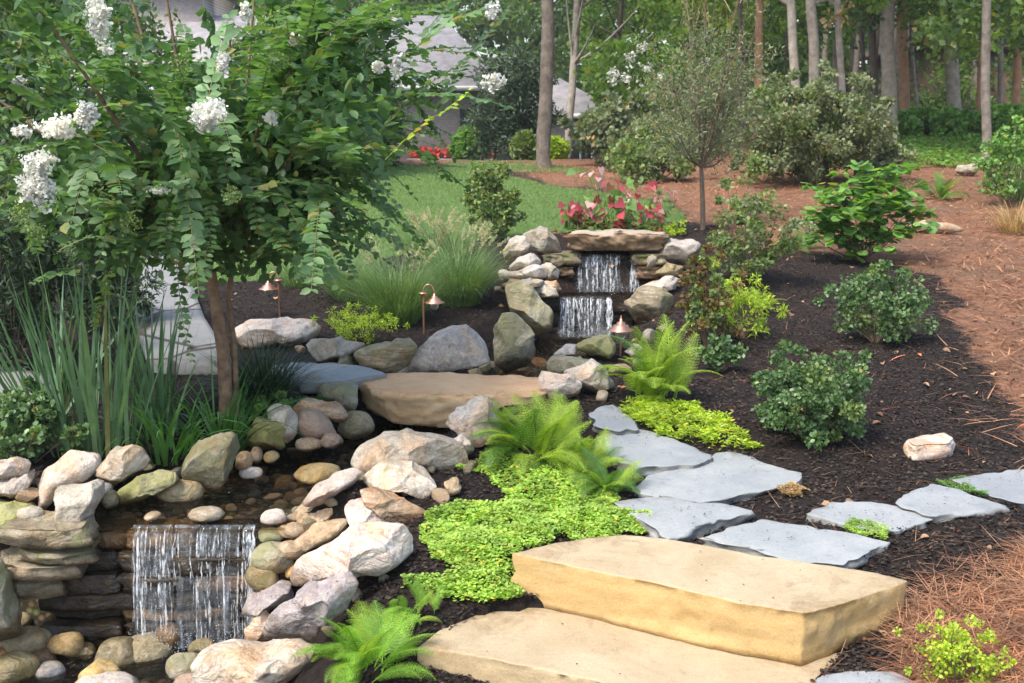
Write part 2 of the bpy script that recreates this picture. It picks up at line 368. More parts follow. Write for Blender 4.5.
def rock(pts, zb, mat, label, name='boulder', depth=None, nf=17, sub=4, rough=.05, Yc=None, cat='rock', group=None, lo=.56):
    """a solid stone: the outline is taken at its own distance, the body bulges fore and aft of it"""
    RS[0] += 1; r = np.random.default_rng(RS[0])
    pts = np.array(pts, float); cx = pts[:, 0].mean(); pb = pts[:, 1].max()
    f = atZ(cx, pb, zb)
    if Yc is None and pb < 690:
        for px_ in (cx, pts[:, 0].min()*.7+cx*.3, pts[:, 0].max()*.7+cx*.3):
            gg = ground(px_, pb)
            if gg[1] < f[1]: f = atZ(cx, pb, gg[2])
    wm = (pts[:, 0].max()-pts[:, 0].min())/FPX*np.linalg.norm(f-CAM)
    if depth is None: depth = max(.1, .75*wm)
    if Yc is None: Yc = f[1] + .33*depth
    Q = np.array([atY(px, py, Yc) for px, py in pts])[:, [0, 2]]
    c = (Q.min(0)+Q.max(0))/2*.5+Q.mean(0)*.5
    V, F = ico(sub); V = facet(V, r, nf, lo, .86)*1.17
    th = np.arctan2(V[:, 2], V[:, 0]); s = np.hypot(V[:, 0], V[:, 2])
    rad = polar(Q, c, th); smin = rad.min(); 
    # keep a little less sharp than the polygon
    th2 = np.linspace(-math.pi, math.pi, 181); rr = polar(Q, c, th2[:-1]); ker = np.array([.2, .6, .2]); rr = sum(np.roll(rr, q)*kk for q, kk in zip((-2, 0, 2), ker))
    rad = np.interp(th, th2, np.append(rr, rr[0]))
    W = np.column_stack([rad*s*np.cos(th), V[:, 1]*depth/2, rad*s*np.sin(th)])
    size = wm*.5
    nrm = W/np.maximum(np.linalg.norm(W, axis=1)[:, None], 1e-6)
    n1 = fbm(W+r.uniform(0, 50, 3), 2.2/size, 4, RS[0]); n2 = 1-2*np.abs(fbm(W+r.uniform(0, 50, 3), 3.5/size, 4, RS[0]+5))
    n3 = fbm(W+r.uniform(0, 50, 3), 9/size, 3, RS[0]+9); cr_ = -np.exp(-(fbm(W*[1, 1, 2.2]+r.uniform(0, 50, 3), 1.5/size, 3, RS[0]+2)/.022)**2)
    W = W + nrm*(size*rough*(n1*1.5-n2*.2+n3*.25+cr_*.35*(nf > 5)))[:, None]
    o = ob(name, mesh(W, F, RM[mat], smooth=True), loc=(c[0], Yc, c[1]))
    return tag(o, label, cat, group)
def peb(x0, y0, x1, y1, zb, mat, label, name='cobble', group=None, depth=None, rough=.035, lo=.82, cat='stone'):
    cx, cy, a, b = (x0+x1)/2, (y0+y1)/2, (x1-x0)/2, (y1-y0)/2; ph = random.uniform(-.25, .25)
    pts = [(cx+a*math.cos(t)*(1+.07*math.sin(3*t+ph*9)), cy+b*math.sin(t)*(1+.06*math.cos(2*t+ph*7))) for t in np.linspace(0, 2*math.pi, 14, endpoint=False)]
    return rock(pts, zb, mat, label, name, depth, nf=5, sub=3, rough=rough, cat=cat, group=group, lo=lo)

def slab(name, P2, ztop, thick, mat, label, cat='stepping stone', group=None, rough=.012, top_rough=.004, tilt=(0, 0), seed=1, under=.96, bev=.012, n=None, smooth=True):
    P2 = np.array(P2, float); c = P2.mean(0)
    per = np.concatenate([[0], np.cumsum(np.hypot(*(np.roll(P2, -1, 0)-P2).T))]); n = n or int(per[-1]/.02)
    t = np.linspace(0, per[-1], n, endpoint=False); PP = np.concatenate([P2, P2[:1]])
    X = np.interp(t, per, PP[:, 0]); Y = np.interp(t, per, PP[:, 1])
    out = np.stack([X, Y], 1)-c
    rad = np.hypot(*out.T).mean()
    lv = [(k, 0.0) for k in (.04, .2, .4, .6, .78, .9, .96)] + [(1-bev/rad*1.0, -bev*.15), (1-.2*bev/rad, -bev*.6), (1.0, -bev*1.3)]
    nsd = max(3, int(thick/.022))
    lv += [(1.0-(1-under)*(q/nsd)**2, -bev*1.3-(thick-bev*1.3)*q/nsd) for q in range(1, nsd+1)] + [(under*.9, -thick)]
    V = []
    for s, z in lv:
        p = out*s; W = np.column_stack([p+c, np.full(n, ztop+z)])
        e = fbm(W, 6, 4, seed) ; e2 = vnoise(W*[1, 1, 3], 22, seed+3)
        if z < -bev: W[:, :2] += (out/np.hypot(*out.T)[:, None])*(rough*1.1*(np.floor(2.2*fbm(W*[1.5, 1.5, 7], 2.4, 2, seed+20)+.5)/2.2) - rough*.5*np.abs(fbm(W, 11, 3, seed+31)))[:, None]
        if s > .93: W[:, :2] += (out/np.hypot(*out.T)[:, None])*((e*1.6+e2*.5)*rough*(1.0 if z < 0 else .9))[:, None]
        if z > -bev: W[:, 2] += top_rough*(fbm(W*[1, 1, 0], 5, 4, seed+9)*1.8)
        W[:, 2] += (W[:, 0]-c[0])*tilt[0]+(W[:, 1]-c[1])*tilt[1]
        V.append(W-[c[0], c[1], ztop-thick])
    V = np.concatenate(V); m = len(lv)
    a = np.arange(n); b = (a+1) % n
    F = np.concatenate([np.stack([k*n+a, (k+1)*n+a, (k+1)*n+b, k*n+b], 1) for k in range(m-1)])
    V = np.concatenate([V, [V[:n].mean(0), V[-n:].mean(0)]])
    F3 = np.concatenate([np.stack([a, b, np.full(n, m*n)], 1), np.stack([(m-1)*n+b, (m-1)*n+a, np.full(n, m*n+1)], 1)])
    o = ob(name, mesh(V, [F, F3], mat, smooth=smooth), loc=(c[0], c[1], ztop-thick))
    return tag(o, label, cat, group)

def slabmat(name, a, b, c3, side=None, spec=.3, rough=.75, streak=None, bst=.5):
    m, T, N, L, p = newmat(name); v = vecs(N, L)
    c = mixc(N, L, ramp(N, L, noise(N, L, 3.2, 6, .6, v, .5), .35, .65), a, b)
    c = mixc(N, L, ramp(N, L, noise(N, L, 11, 8, .75, v, .4), .55, .78), c, c3)
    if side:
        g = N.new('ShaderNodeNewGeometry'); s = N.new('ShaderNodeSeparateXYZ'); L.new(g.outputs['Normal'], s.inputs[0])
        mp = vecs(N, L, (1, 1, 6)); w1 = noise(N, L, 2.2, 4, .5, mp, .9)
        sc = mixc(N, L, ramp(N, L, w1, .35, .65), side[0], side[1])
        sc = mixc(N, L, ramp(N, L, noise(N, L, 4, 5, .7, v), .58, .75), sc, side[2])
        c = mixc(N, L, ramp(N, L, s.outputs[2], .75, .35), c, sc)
    c = mixc(N, L, ramp(N, L, noise(N, L, 7, 8, .8, v, 1.5), .6, .72), c, mixc(N, L, 1, c, (.72, .66, .58), 'MULTIPLY'))
    fine = noise(N, L, 150, 5, .85, v)
    c = mixc(N, L, ramp(N, L, fine, .25, .8), mixc(N, L, 1, c, (.7, .68, .65), 'MULTIPLY'), mixc(N, L, 1, c, (1.22, 1.22, 1.2), 'MULTIPLY'))
    c = mixc(N, L, ramp(N, L, noise(N, L, 34, 6, .8, v), .66, .74), c, mixc(N, L, 1, c, (.55, .5, .45), 'MULTIPLY'))
    vl = N.new('ShaderNodeMath'); vl.operation = 'SNAP'; vl.inputs[1].default_value = .09; L.new(noise(N, L, 2.6, 4, .55, v, .4), vl.inputs[0])
    oi = N.new('ShaderNodeObjectInfo'); tcg = N.new('ShaderNodeTexCoord'); s2 = N.new('ShaderNodeSeparateXYZ'); L.new(tcg.outputs['Generated'], s2.inputs[0])
    c = mixc(N, L, oi.outputs['Random'], mixc(N, L, 1, c, (.86, .85, .84), 'MULTIPLY'), mixc(N, L, 1, c, (1.12, 1.09, 1.02), 'MULTIPLY'))
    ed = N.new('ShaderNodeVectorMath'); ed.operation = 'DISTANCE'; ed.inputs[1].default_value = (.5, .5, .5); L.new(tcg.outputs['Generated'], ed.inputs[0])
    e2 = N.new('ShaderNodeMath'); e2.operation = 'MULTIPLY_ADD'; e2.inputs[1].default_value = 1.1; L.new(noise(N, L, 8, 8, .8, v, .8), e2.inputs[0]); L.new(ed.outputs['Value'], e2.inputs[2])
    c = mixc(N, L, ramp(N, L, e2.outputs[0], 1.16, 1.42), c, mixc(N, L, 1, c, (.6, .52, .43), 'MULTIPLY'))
    L.new(c, p.inputs['Base Color']); p.inputs['Roughness'].default_value = rough; p.inputs['Specular IOR Level'].default_value = spec
    b1 = N.new('ShaderNodeMath'); b1.operation = 'MULTIPLY_ADD'; b1.inputs[1].default_value = .5
    L.new(noise(N, L, 60, 6, .75, v), b1.inputs[0]); L.new(noise(N, L, 12, 7, .7, v), b1.inputs[2])
    b3 = N.new('ShaderNodeMath'); b3.operation = 'MULTIPLY_ADD'; b3.inputs[1].default_value = 2.2; L.new(vl.outputs[0], b3.inputs[0]); L.new(b1.outputs[0], b3.inputs[2])
    bump(N, L, b3.outputs[0], bst, .012, p); return m
SAND = slabmat('golden_sandstone', (.4, .32, .21), (.5, .42, .3), (.33, .25, .17), ((.55, .39, .19), (.5, .345, .155), (.58, .46, .28)))
SAND2 = slabmat('pale_sandstone', (.41, .33, .22), (.48, .4, .28), (.33, .25, .165), ((.48, .37, .22), (.53, .42, .27), (.42, .31, .17)))
BRIDGE = slabmat('tan_bridge_stone', (.58, .35, .19), (.66, .44, .27), (.44, .25, .13), ((.5, .34, .2), (.5, .38, .25), (.3, .2, .1)))
BLUE = slabmat('bluestone', (.25, .28, .315), (.33, .355, .385), (.18, .195, .22), ((.2, .21, .22), (.27, .28, .28), (.13, .13, .13)), bst=.5)

# golden steps
def zp(pts, z): return [atZ(px, py, z)[:2] for px, py in pts]
fr = atZ(805, 613, .2); TH = .2-atY(803, 667, fr[1])[2]
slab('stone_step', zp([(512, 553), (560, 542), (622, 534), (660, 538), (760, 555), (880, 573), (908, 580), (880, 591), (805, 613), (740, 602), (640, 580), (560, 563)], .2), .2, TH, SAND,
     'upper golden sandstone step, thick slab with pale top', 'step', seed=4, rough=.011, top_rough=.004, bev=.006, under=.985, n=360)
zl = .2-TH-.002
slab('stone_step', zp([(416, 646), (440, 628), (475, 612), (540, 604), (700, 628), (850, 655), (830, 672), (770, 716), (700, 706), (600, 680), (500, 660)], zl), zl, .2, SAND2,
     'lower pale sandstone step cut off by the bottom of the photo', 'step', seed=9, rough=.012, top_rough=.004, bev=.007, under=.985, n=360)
# bridge across the stream
bz = .33
slab('stone_bridge', zp([(358, 380), (372, 374), (440, 373), (520, 375), (556, 380), (560, 388), (535, 394), (470, 396), (423, 395), (384, 391)], bz), bz, .21, BRIDGE,
     'long flat brown sandstone slab bridging the stream', 'stone slab', seed=12, rough=.03, top_rough=.008, bev=.015, under=.9)
# bluestones
BS = [([(617, 503), (640, 500), (667, 498), (710, 504), (755, 511), (728, 519), (700, 528), (668, 537), (645, 521)], 'bluestone just behind the golden step, wedge shaped'),
      ([(693, 537), (725, 530), (763, 523), (830, 530), (890, 541), (868, 553), (844, 563), (796, 558), (740, 547)], 'long bluestone touching the back edge of the golden step'),
      ([(633, 489), (644, 476), (690, 463), (728, 454), (765, 463), (803, 474), (800, 480), (760, 490), (726, 498), (670, 499)], 'largest bluestone, in the middle of the path'),
      ([(596, 440), (608, 434), (640, 431), (680, 441), (713, 455), (690, 462), (635, 466), (605, 452)], 'bluestone beside the yellow green creeping juniper'),
      ([(590, 415), (612, 406), (634, 418), (640, 428), (615, 430), (596, 424)], 'small bluestone at the far end of the path by the fern'),
      ([(809, 514), (831, 502), (862, 502), (890, 504), (936, 517), (920, 526), (901, 533), (853, 524)], 'bluestone between two small green moss cushions'),
      ([(892, 502), (908, 492), (931, 485), (970, 494), (1010, 506), (975, 510), (935, 514)], 'pointed bluestone beside the bright moss cushion at right'),
      ([(953, 479), (985, 474), (1024, 469), (1075, 472), (1085, 492), (1024, 502), (979, 492)], 'bluestone running off the right edge of the photo'),
      ([(812, 678), (850, 668), (895, 671), (930, 686), (915, 700), (815, 704)], 'pale flat stone at the bottom edge right of the lower step')]
for i, (p, lb) in enumerate(BS):
    c = ground(np.mean([q[0] for q in p]), np.mean([q[1] for q in p])); z = c[2]+.03
    P = zp(p, z)
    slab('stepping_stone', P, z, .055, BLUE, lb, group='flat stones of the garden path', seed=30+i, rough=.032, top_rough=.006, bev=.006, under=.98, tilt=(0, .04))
slab('flat_stone', zp([(286, 373), (310, 364), (332, 361), (362, 366), (388, 373), (350, 381), (300, 384)], .36), .36, .07, BLUE, 'flat grey stone at the left end of the brown bridge slab', 'flat stone', seed=51, rough=.02)
slab('flat_stone', zp([(262, 366), (290, 360), (318, 360), (322, 366), (290, 374), (266, 373)], .36), .345, .06, BLUE, 'smaller flat grey stone tucked behind the one by the bridge', 'flat stone', seed=52, rough=.02)

# --- boulders: outlines, ground height, stone, label
RK = [
 ([(-8, 458), (18, 456), (27, 465), (26, 474), (8, 478), (-10, 478)], .26, 'lav', 'flat topped grey rock at the left edge, on top of a larger one', {}),
 ([(-12, 478), (26, 474), (34, 466), (41, 476), (34, 489), (14, 497), (-12, 499)], .16, 'lav', 'grey rock at the left edge under the flat topped one', {}),
 ([(70, 453), (93, 459), (95, 466), (84, 480), (70, 484), (58, 500), (48, 508), (38, 497), (34, 487), (42, 471), (57, 462)], .12, 'lav', 'smooth lavender grey boulder leaning behind the blocky rock by the fall', dict(nf=10, depth=.25)),
 ([(58, 485), (72, 480), (95, 478), (105, 481), (105, 494), (99, 508), (99, 530), (90, 536), (76, 538), (60, 534), (52, 520), (54, 503)], .02, 'grey', 'blocky squared rock with pale lichen at the top left of the fall', dict(lo=.5, depth=.24)),
 ([(97, 470), (104, 453), (112, 444), (128, 445), (143, 448), (149, 458), (147, 470), (130, 481), (113, 484), (99, 478)], .12, 'white', 'white angular boulder below the iris leaves', dict(lo=.55)),
 ([(115, 490), (130, 480), (152, 468), (172, 466), (186, 468), (188, 478), (176, 487), (160, 494), (142, 503), (118, 503)], .06, 'moss', 'low yellow green mossy rock by the pool above the fall', dict(depth=.25)),
 ([(181, 466), (184, 452), (196, 440), (210, 431), (222, 430), (235, 437), (241, 450), (241, 470), (232, 482), (215, 485), (200, 483), (186, 478)], .1, 'mossgrey', 'large rounded grey boulder with green moss under the daylily leaves', {}),
 ([(-20, 497), (20, 496), (38, 497), (43, 505), (34, 513), (16, 516), (10, 538), (0, 541), (-20, 541)], .0, 'moss', 'mossy bright green rock under the stones at the left edge', dict(depth=.4)),
 ([(-40, 560), (0, 552), (10, 575), (18, 600), (25, 615), (20, 634), (0, 648), (-40, 652)], -.5, 'mossgrey', 'tall dark green grey boulder at the left edge of the pool', dict(depth=.35, Yc=4.62)),
 ([(243, 430), (252, 420), (268, 417), (280, 420), (287, 432), (286, 442), (290, 448), (284, 453), (262, 451), (247, 441)], .12, 'moss', 'yellow green mossy angular rock left of the pink brown cobble', dict(lo=.5)),
 ([(266, 407), (278, 405), (290, 408), (299, 423), (301, 435), (296, 442), (284, 443), (278, 428), (268, 417)], .15, 'white', 'pale angular rock wedged behind the yellow green mossy rock', dict(lo=.55)),
 ([(296, 406), (300, 396), (320, 401), (337, 403), (347, 411), (348, 419), (340, 423), (325, 417), (296, 412)], .22, 'orange', 'elongated mauve and tan rock lying below the squared grey boulder', dict(depth=.15)),
 ([(297, 418), (304, 411), (318, 412), (330, 422), (335, 433), (325, 439), (308, 438), (300, 430)], .15, 'brown', 'smooth pink brown round cobble in the middle of the rock pile', dict(nf=2, rough=.02, lo=.85)),
 ([(309, 386), (320, 380), (345, 378), (356, 384), (361, 398), (358, 407), (350, 412), (332, 406), (312, 400)], .2, 'mossgrey', 'squared grey boulder left of the brown bridge slab', dict(lo=.55)),
 ([(282, 388), (300, 377), (322, 376), (324, 384), (312, 390), (300, 393), (283, 392)], .26, 'mossgrey', 'long low grey rock left of the squared grey boulder', dict(depth=.2)),
 ([(359, 461), (362, 450), (371, 443), (372, 432), (385, 427), (410, 424), (430, 427), (446, 433), (456, 445), (461, 462), (458, 475), (440, 475), (420, 471), (395, 467), (380, 473), (365, 471)], .14, 'white', 'large bright boulder with a flat white top in front of the bridge', dict(lo=.5, depth=.32)),
 ([(367, 479), (380, 467), (395, 464), (420, 466), (437, 473), (445, 482), (437, 493), (418, 497), (395, 493), (372, 486)], .1, 'white', 'flat white rock directly in front of the bright boulder', dict(depth=.3)),
 ([(440, 481), (456, 478), (464, 486), (458, 494), (444, 496)], .13, 'tan', 'small tan rock at the right tip of the flat white rock', {}),
 ([(350, 488), (368, 484), (390, 490), (408, 500), (426, 509), (427, 517), (412, 521), (390, 519), (365, 505), (350, 497)], .05, 'orange', 'orange and white jagged rock with a flat tip pointing right', dict(lo=.5)),
 ([(298, 502), (312, 487), (330, 477), (350, 472), (360, 475), (352, 487), (337, 499), (318, 504)], .03, 'pink', 'long white ridge shaped rock beside the stream', dict(lo=.5)),
 ([(285, 514), (292, 505), (315, 502), (330, 495), (350, 491), (357, 503), (347, 520), (322, 524), (302, 532), (288, 524)], -.02, 'tan', 'beige sandstone rock between the white ridge rock and the fall', dict(lo=.55)),
 ([(337, 506), (350, 501), (375, 505), (395, 518), (403, 529), (380, 532), (350, 530), (338, 518)], .0, 'pink', 'cream rock just behind the large pink and white boulder', dict(lo=.55)),
 ([(297, 586), (300, 562), (315, 550), (335, 535), (350, 528), (380, 524), (400, 530), (413, 545), (417, 557), (405, 567), (385, 573), (365, 568), (350, 570), (330, 576), (310, 586)], -.12, 'pink', 'large pink and white boulder right of the fall', dict(lo=.6, depth=.34)),
 ([(291, 541), (300, 530), (320, 524), (345, 522), (342, 531), (322, 541), (305, 550), (294, 549)], -.06, 'tan', 'smooth tan rock between the beige rock and the large pink boulder', dict(nf=4)),
 ([(246, 632), (252, 612), (285, 598), (320, 577), (345, 563), (362, 559), (372, 572), (367, 590), (353, 606), (331, 623), (311, 638), (282, 642), (262, 643), (250, 641)], -.36, 'speck', 'large dark speckled grey angular boulder right of the pool', dict(lo=.5, depth=.3, nf=20)),
 ([(238, 617), (244, 600), (265, 585), (285, 577), (299, 583), (292, 600), (262, 614), (246, 619)], -.32, 'speck', 'grey rock wedged between the fall and the speckled boulder', dict(lo=.55)),
 ([(246, 630), (251, 615), (262, 609), (273, 624), (276, 640), (262, 645), (249, 643)], -.42, 'orange', 'rust red stone at the nose of the speckled boulder', {}),
 ([(201, 664), (212, 653), (240, 647), (275, 642), (305, 640), (321, 648), (317, 661), (302, 670), (287, 686), (250, 694), (215, 694), (202, 678)], -.42, 'white', 'flat white boulder at the bottom edge beside the pool', dict(lo=.55, depth=.35)),
 ([(238, 331), (252, 322), (280, 319), (300, 318), (318, 323), (327, 333), (318, 343), (290, 347), (250, 346)], .36, 'pink', 'long pinkish rock behind the dark grass mound', {}),
 ([(309, 347), (315, 340), (340, 338), (370, 342), (364, 352), (350, 360), (340, 364), (312, 362)], .3, 'grey', 'low grey rock under the chartreuse creeper', {}),
 ([(358, 353), (375, 345), (395, 337), (415, 336), (425, 342), (421, 355), (411, 368), (395, 373), (378, 371), (365, 364)], .28, 'ledge', 'brown grey angular rock at the foot of the copper lamp', dict(lo=.55)),
 ([(407, 364), (411, 350), (430, 338), (452, 329), (468, 324), (481, 332), (491, 345), (492, 359), (480, 367), (460, 373), (435, 376), (411, 374)], .26, 'lav', 'largest pale grey boulder behind the bridge slab', dict(lo=.6)),
 ([(492, 350), (493, 325), (500, 309), (512, 309), (525, 318), (534, 332), (536, 350), (526, 365), (505, 371), (493, 364)], .1, 'mossgrey', 'tall mossy grey boulder left of the lower cascade', dict(lo=.6)),
 ([(432, 427), (440, 411), (455, 407), (470, 399), (490, 392), (497, 398), (502, 420), (505, 434), (490, 442), (470, 449), (458, 448), (446, 435)], .14, 'lav', 'faceted lavender rock standing before the bridge slab', dict(lo=.5)),
 ([(446, 438), (460, 433), (471, 439), (476, 451), (466, 461), (450, 457)], .14, 'lav', 'small mauve rock below the faceted lavender rock', {}),
 ([(501, 247), (508, 238), (525, 236), (533, 245), (529, 254), (520, 260), (508, 263), (503, 256)], .72, 'white', 'bright white rock at the upper left of the cascade', dict(Yc=9.75)),
 ([(523, 240), (530, 229), (540, 224), (550, 229), (559, 242), (560, 251), (550, 256), (538, 257), (530, 250)], .74, 'grey', 'rounded grey boulder left of the cap stone', dict(Yc=9.95)),
 ([(507, 266), (515, 256), (530, 253), (542, 262), (534, 272), (510, 272)], .58, 'lav', 'dome shaped grey rock under the bright white rock', dict(Yc=9.6)),
 ([(498, 275), (515, 270), (528, 264), (540, 267), (546, 276), (535, 281), (505, 281)], .52, 'lav', 'flat pointed grey rock left of the upper cascade', dict(Yc=9.5)),
 ([(539, 270), (545, 262), (552, 261), (562, 274), (561, 281), (546, 281)], .55, 'grey', 'triangular grey rock touching the upper cascade', dict(Yc=9.62)),
 ([(500, 284), (510, 279), (522, 281), (518, 289), (502, 290)], .46, 'tan', 'small tan rock low on the left of the cascade', dict(Yc=9.4)),
 ([(514, 281), (530, 276), (543, 280), (543, 287), (525, 289)], .46, 'grey', 'thin grey rock above the big olive boulder', dict(Yc=9.42)),
 ([(501, 299), (505, 288), (520, 282), (534, 284), (542, 296), (550, 312), (548, 326), (536, 332), (518, 322), (503, 311)], .2, 'mossgrey', 'big olive grey boulder left of the lower cascade, above the tall one', dict(Yc=9.15)),
 ([(531, 291), (545, 285), (557, 288), (558, 296), (540, 299)], .4, 'grey', 'small grey rock at the lip of the lower cascade', dict(Yc=9.42)),
 ([(543, 281), (556, 280), (562, 290), (556, 293), (545, 289)], .43, 'orange', 'rusty orange stone between the two cascades', dict(Yc=9.5)),
 ([(572, 346), (580, 338), (600, 333), (615, 337), (623, 345), (620, 355), (605, 360), (590, 358), (578, 352)], .1, 'moss', 'mossy rock directly below the lower cascade', {}),
 ([(552, 354), (562, 345), (575, 345), (577, 353), (562, 357)], .07, 'blue', 'small wet grey green rock in the water below the cascade', {}),
 ([(546, 370), (555, 358), (570, 354), (595, 359), (607, 364), (607, 374), (590, 376), (560, 376)], .1, 'mossgrey', 'low rounded grey green rock behind the twin front boulders', {}),
 ([(563, 370), (580, 363), (592, 361), (606, 370), (616, 382), (618, 391), (605, 396), (590, 394), (576, 387)], .18, 'lav', 'smooth light grey boulder right of the stream before the cascade', {}),
 ([(538, 387), (543, 373), (555, 369), (570, 373), (579, 383), (580, 395), (565, 400), (548, 398)], .17, 'pink', 'pale pinkish rock at the right end of the bridge slab', {}),
 ([(614, 300), (635, 291), (660, 288), (673, 292), (680, 310), (678, 327), (655, 332), (640, 324), (624, 314)], .33, 'ledge', 'large sloping tan grey rock right of the lower cascade', dict(Yc=9.35)),
 ([(655, 257), (660, 241), (675, 235), (695, 237), (702, 250), (692, 264), (670, 267)], .72, 'lav', 'pale grey boulder right of the cap stone', dict(Yc=9.95)),
 ([(638, 291), (650, 281), (670, 276), (682, 279), (678, 291), (655, 293)], .5, 'pink', 'flat pinkish rock right of the upper cascade', dict(Yc=9.6)),
 ([(657, 272), (668, 264), (684, 267), (682, 276), (665, 278)], .62, 'olive', 'small olive stone under the pale grey boulder right of the cap stone', dict(Yc=9.75)),
 ([(624, 352), (634, 344), (643, 347), (643, 356), (630, 359)], .2, 'lav', 'small grey rock right of the copper lamp at the cascade', {}),
 ([(953, 172), (960, 165), (972, 164), (978, 169), (976, 175), (958, 176)], None, 'grey', 'white grey rock at the foot of the trees', {}),
 ([(900, 226), (925, 221), (950, 224), (962, 230), (940, 233), (910, 231)], None, 'tan', 'flat tan stone bedded in the pine straw beyond the hydrangea', dict(depth=.35)),
]
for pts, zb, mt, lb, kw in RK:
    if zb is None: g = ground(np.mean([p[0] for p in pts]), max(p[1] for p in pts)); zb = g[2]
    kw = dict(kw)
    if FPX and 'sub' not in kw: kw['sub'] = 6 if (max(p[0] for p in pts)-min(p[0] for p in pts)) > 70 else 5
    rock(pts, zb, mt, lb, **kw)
for i, (x0, x1, y1, y2, yy, lb) in enumerate([(4, 81, 530, 550, 4.66, 'topmost flat slab in the stack left of the fall'), (14, 90, 553, 565, 4.69, 'second flat slab down in the stack left of the fall'),
        (-4, 76, 566, 580, 4.68, 'third flat slab down in the stack left of the fall'), (8, 60, 581, 598, 4.72, 'shadowed lowest slab in the stack left of the fall')]):
    a = atY(x0, y1, yy); b = atY(x1, y1, yy); zb_ = atY(x0, y2, yy)[2]
    slab('ledge_slab', [(a[0]-.02, yy+.02), ((a[0]*2+b[0])/3, yy-.02), ((a[0]+b[0]*2)/3, yy), (b[0], yy+.05), (b[0]-.03, yy+.24), (a[0]-.05, yy+.26)], a[2], a[2]-zb_, RM['ledge'], lb, 'stone slab', seed=170+i, rough=.03, bev=.01, under=.93, tilt=(-.06, 0))
g_ = ground(930, 452); P_ = [atZ(px, py, g_[2]+.07)[:2] for px, py in [(905, 440), (918, 435), (945, 432), (954, 437), (948, 443), (915, 446)]]
slab('boulder', P_, g_[2]+.07, .11, RM['pink'], 'small pale squared block of stone alone on the dark mulch slope', 'rock', seed=210, rough=.02, top_rough=.012, bev=.012)
# cap stone and the ledge stones of the cascade
cy = 9.83
slab('cap_stone', [atY(567, 236, cy)[:2], (.72, cy-.06), (1.15, cy-.05), (1.42, cy), (1.45, cy+.3), (1.0, cy+.42), (.55, cy+.38)], .98, .145,
     slabmat('cap_stone', (.36, .29, .23), (.46, .4, .33), (.25, .19, .13), ((.2, .13, .08), (.32, .23, .15), (.08, .055, .04))), 'long brown cap stone spanning the top of the cascade', 'stone slab', seed=70, rough=.055, top_rough=.02, bev=.02, under=.9)
for i, (x0, x1, y, z, t, lb) in enumerate([(.30, .62, 9.86, .80, .11, 'brown ledge stone under the left end of the cap stone'), (.28, .58, 9.84, .68, .1, 'lower brown ledge stone beside the upper cascade'),
        (1.1, 1.42, 9.82, .8, .1, 'grey ledge stone under the right end of the cap stone'), (1.12, 1.45, 9.8, .69, .12, 'dark wet stone right of the upper cascade')]):
    slab('ledge_stone', [(x0, y), (x1, y-.02), (x1+.02, y+.3), (x0, y+.3)], z, t, RM['wetbrown' if i % 2 else 'ledge'], lb, 'stone', seed=80+i, rough=.045, bev=.02, under=.9)
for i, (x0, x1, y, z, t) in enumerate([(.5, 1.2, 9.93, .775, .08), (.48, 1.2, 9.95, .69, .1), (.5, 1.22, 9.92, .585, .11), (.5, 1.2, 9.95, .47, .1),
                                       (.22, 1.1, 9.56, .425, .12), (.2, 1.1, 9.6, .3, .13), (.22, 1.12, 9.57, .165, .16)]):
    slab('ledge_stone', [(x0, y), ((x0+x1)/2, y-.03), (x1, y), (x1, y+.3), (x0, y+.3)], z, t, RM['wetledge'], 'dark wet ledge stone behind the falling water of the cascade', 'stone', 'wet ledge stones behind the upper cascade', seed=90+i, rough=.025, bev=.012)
# dark wet wall behind the lower fall
r2 = np.random.default_rng(5); z = .015; k = 0
while z > -.6:
    t = r2.uniform(.065, .1); x = -2.2+r2.uniform(-.1, 0)
    while x < -1.12:
        wd = r2.uniform(.22, .5); x1 = min(x+wd, -1.02); y = 4.86+r2.uniform(-.04, .05)
        if z > -.02: y = 4.9
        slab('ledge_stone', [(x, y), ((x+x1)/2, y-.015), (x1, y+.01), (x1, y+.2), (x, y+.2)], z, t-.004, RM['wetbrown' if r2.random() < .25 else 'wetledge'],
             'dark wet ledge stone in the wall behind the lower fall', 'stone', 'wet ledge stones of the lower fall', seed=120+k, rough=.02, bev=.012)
        x = x1+.008; k += 1
    z -= t

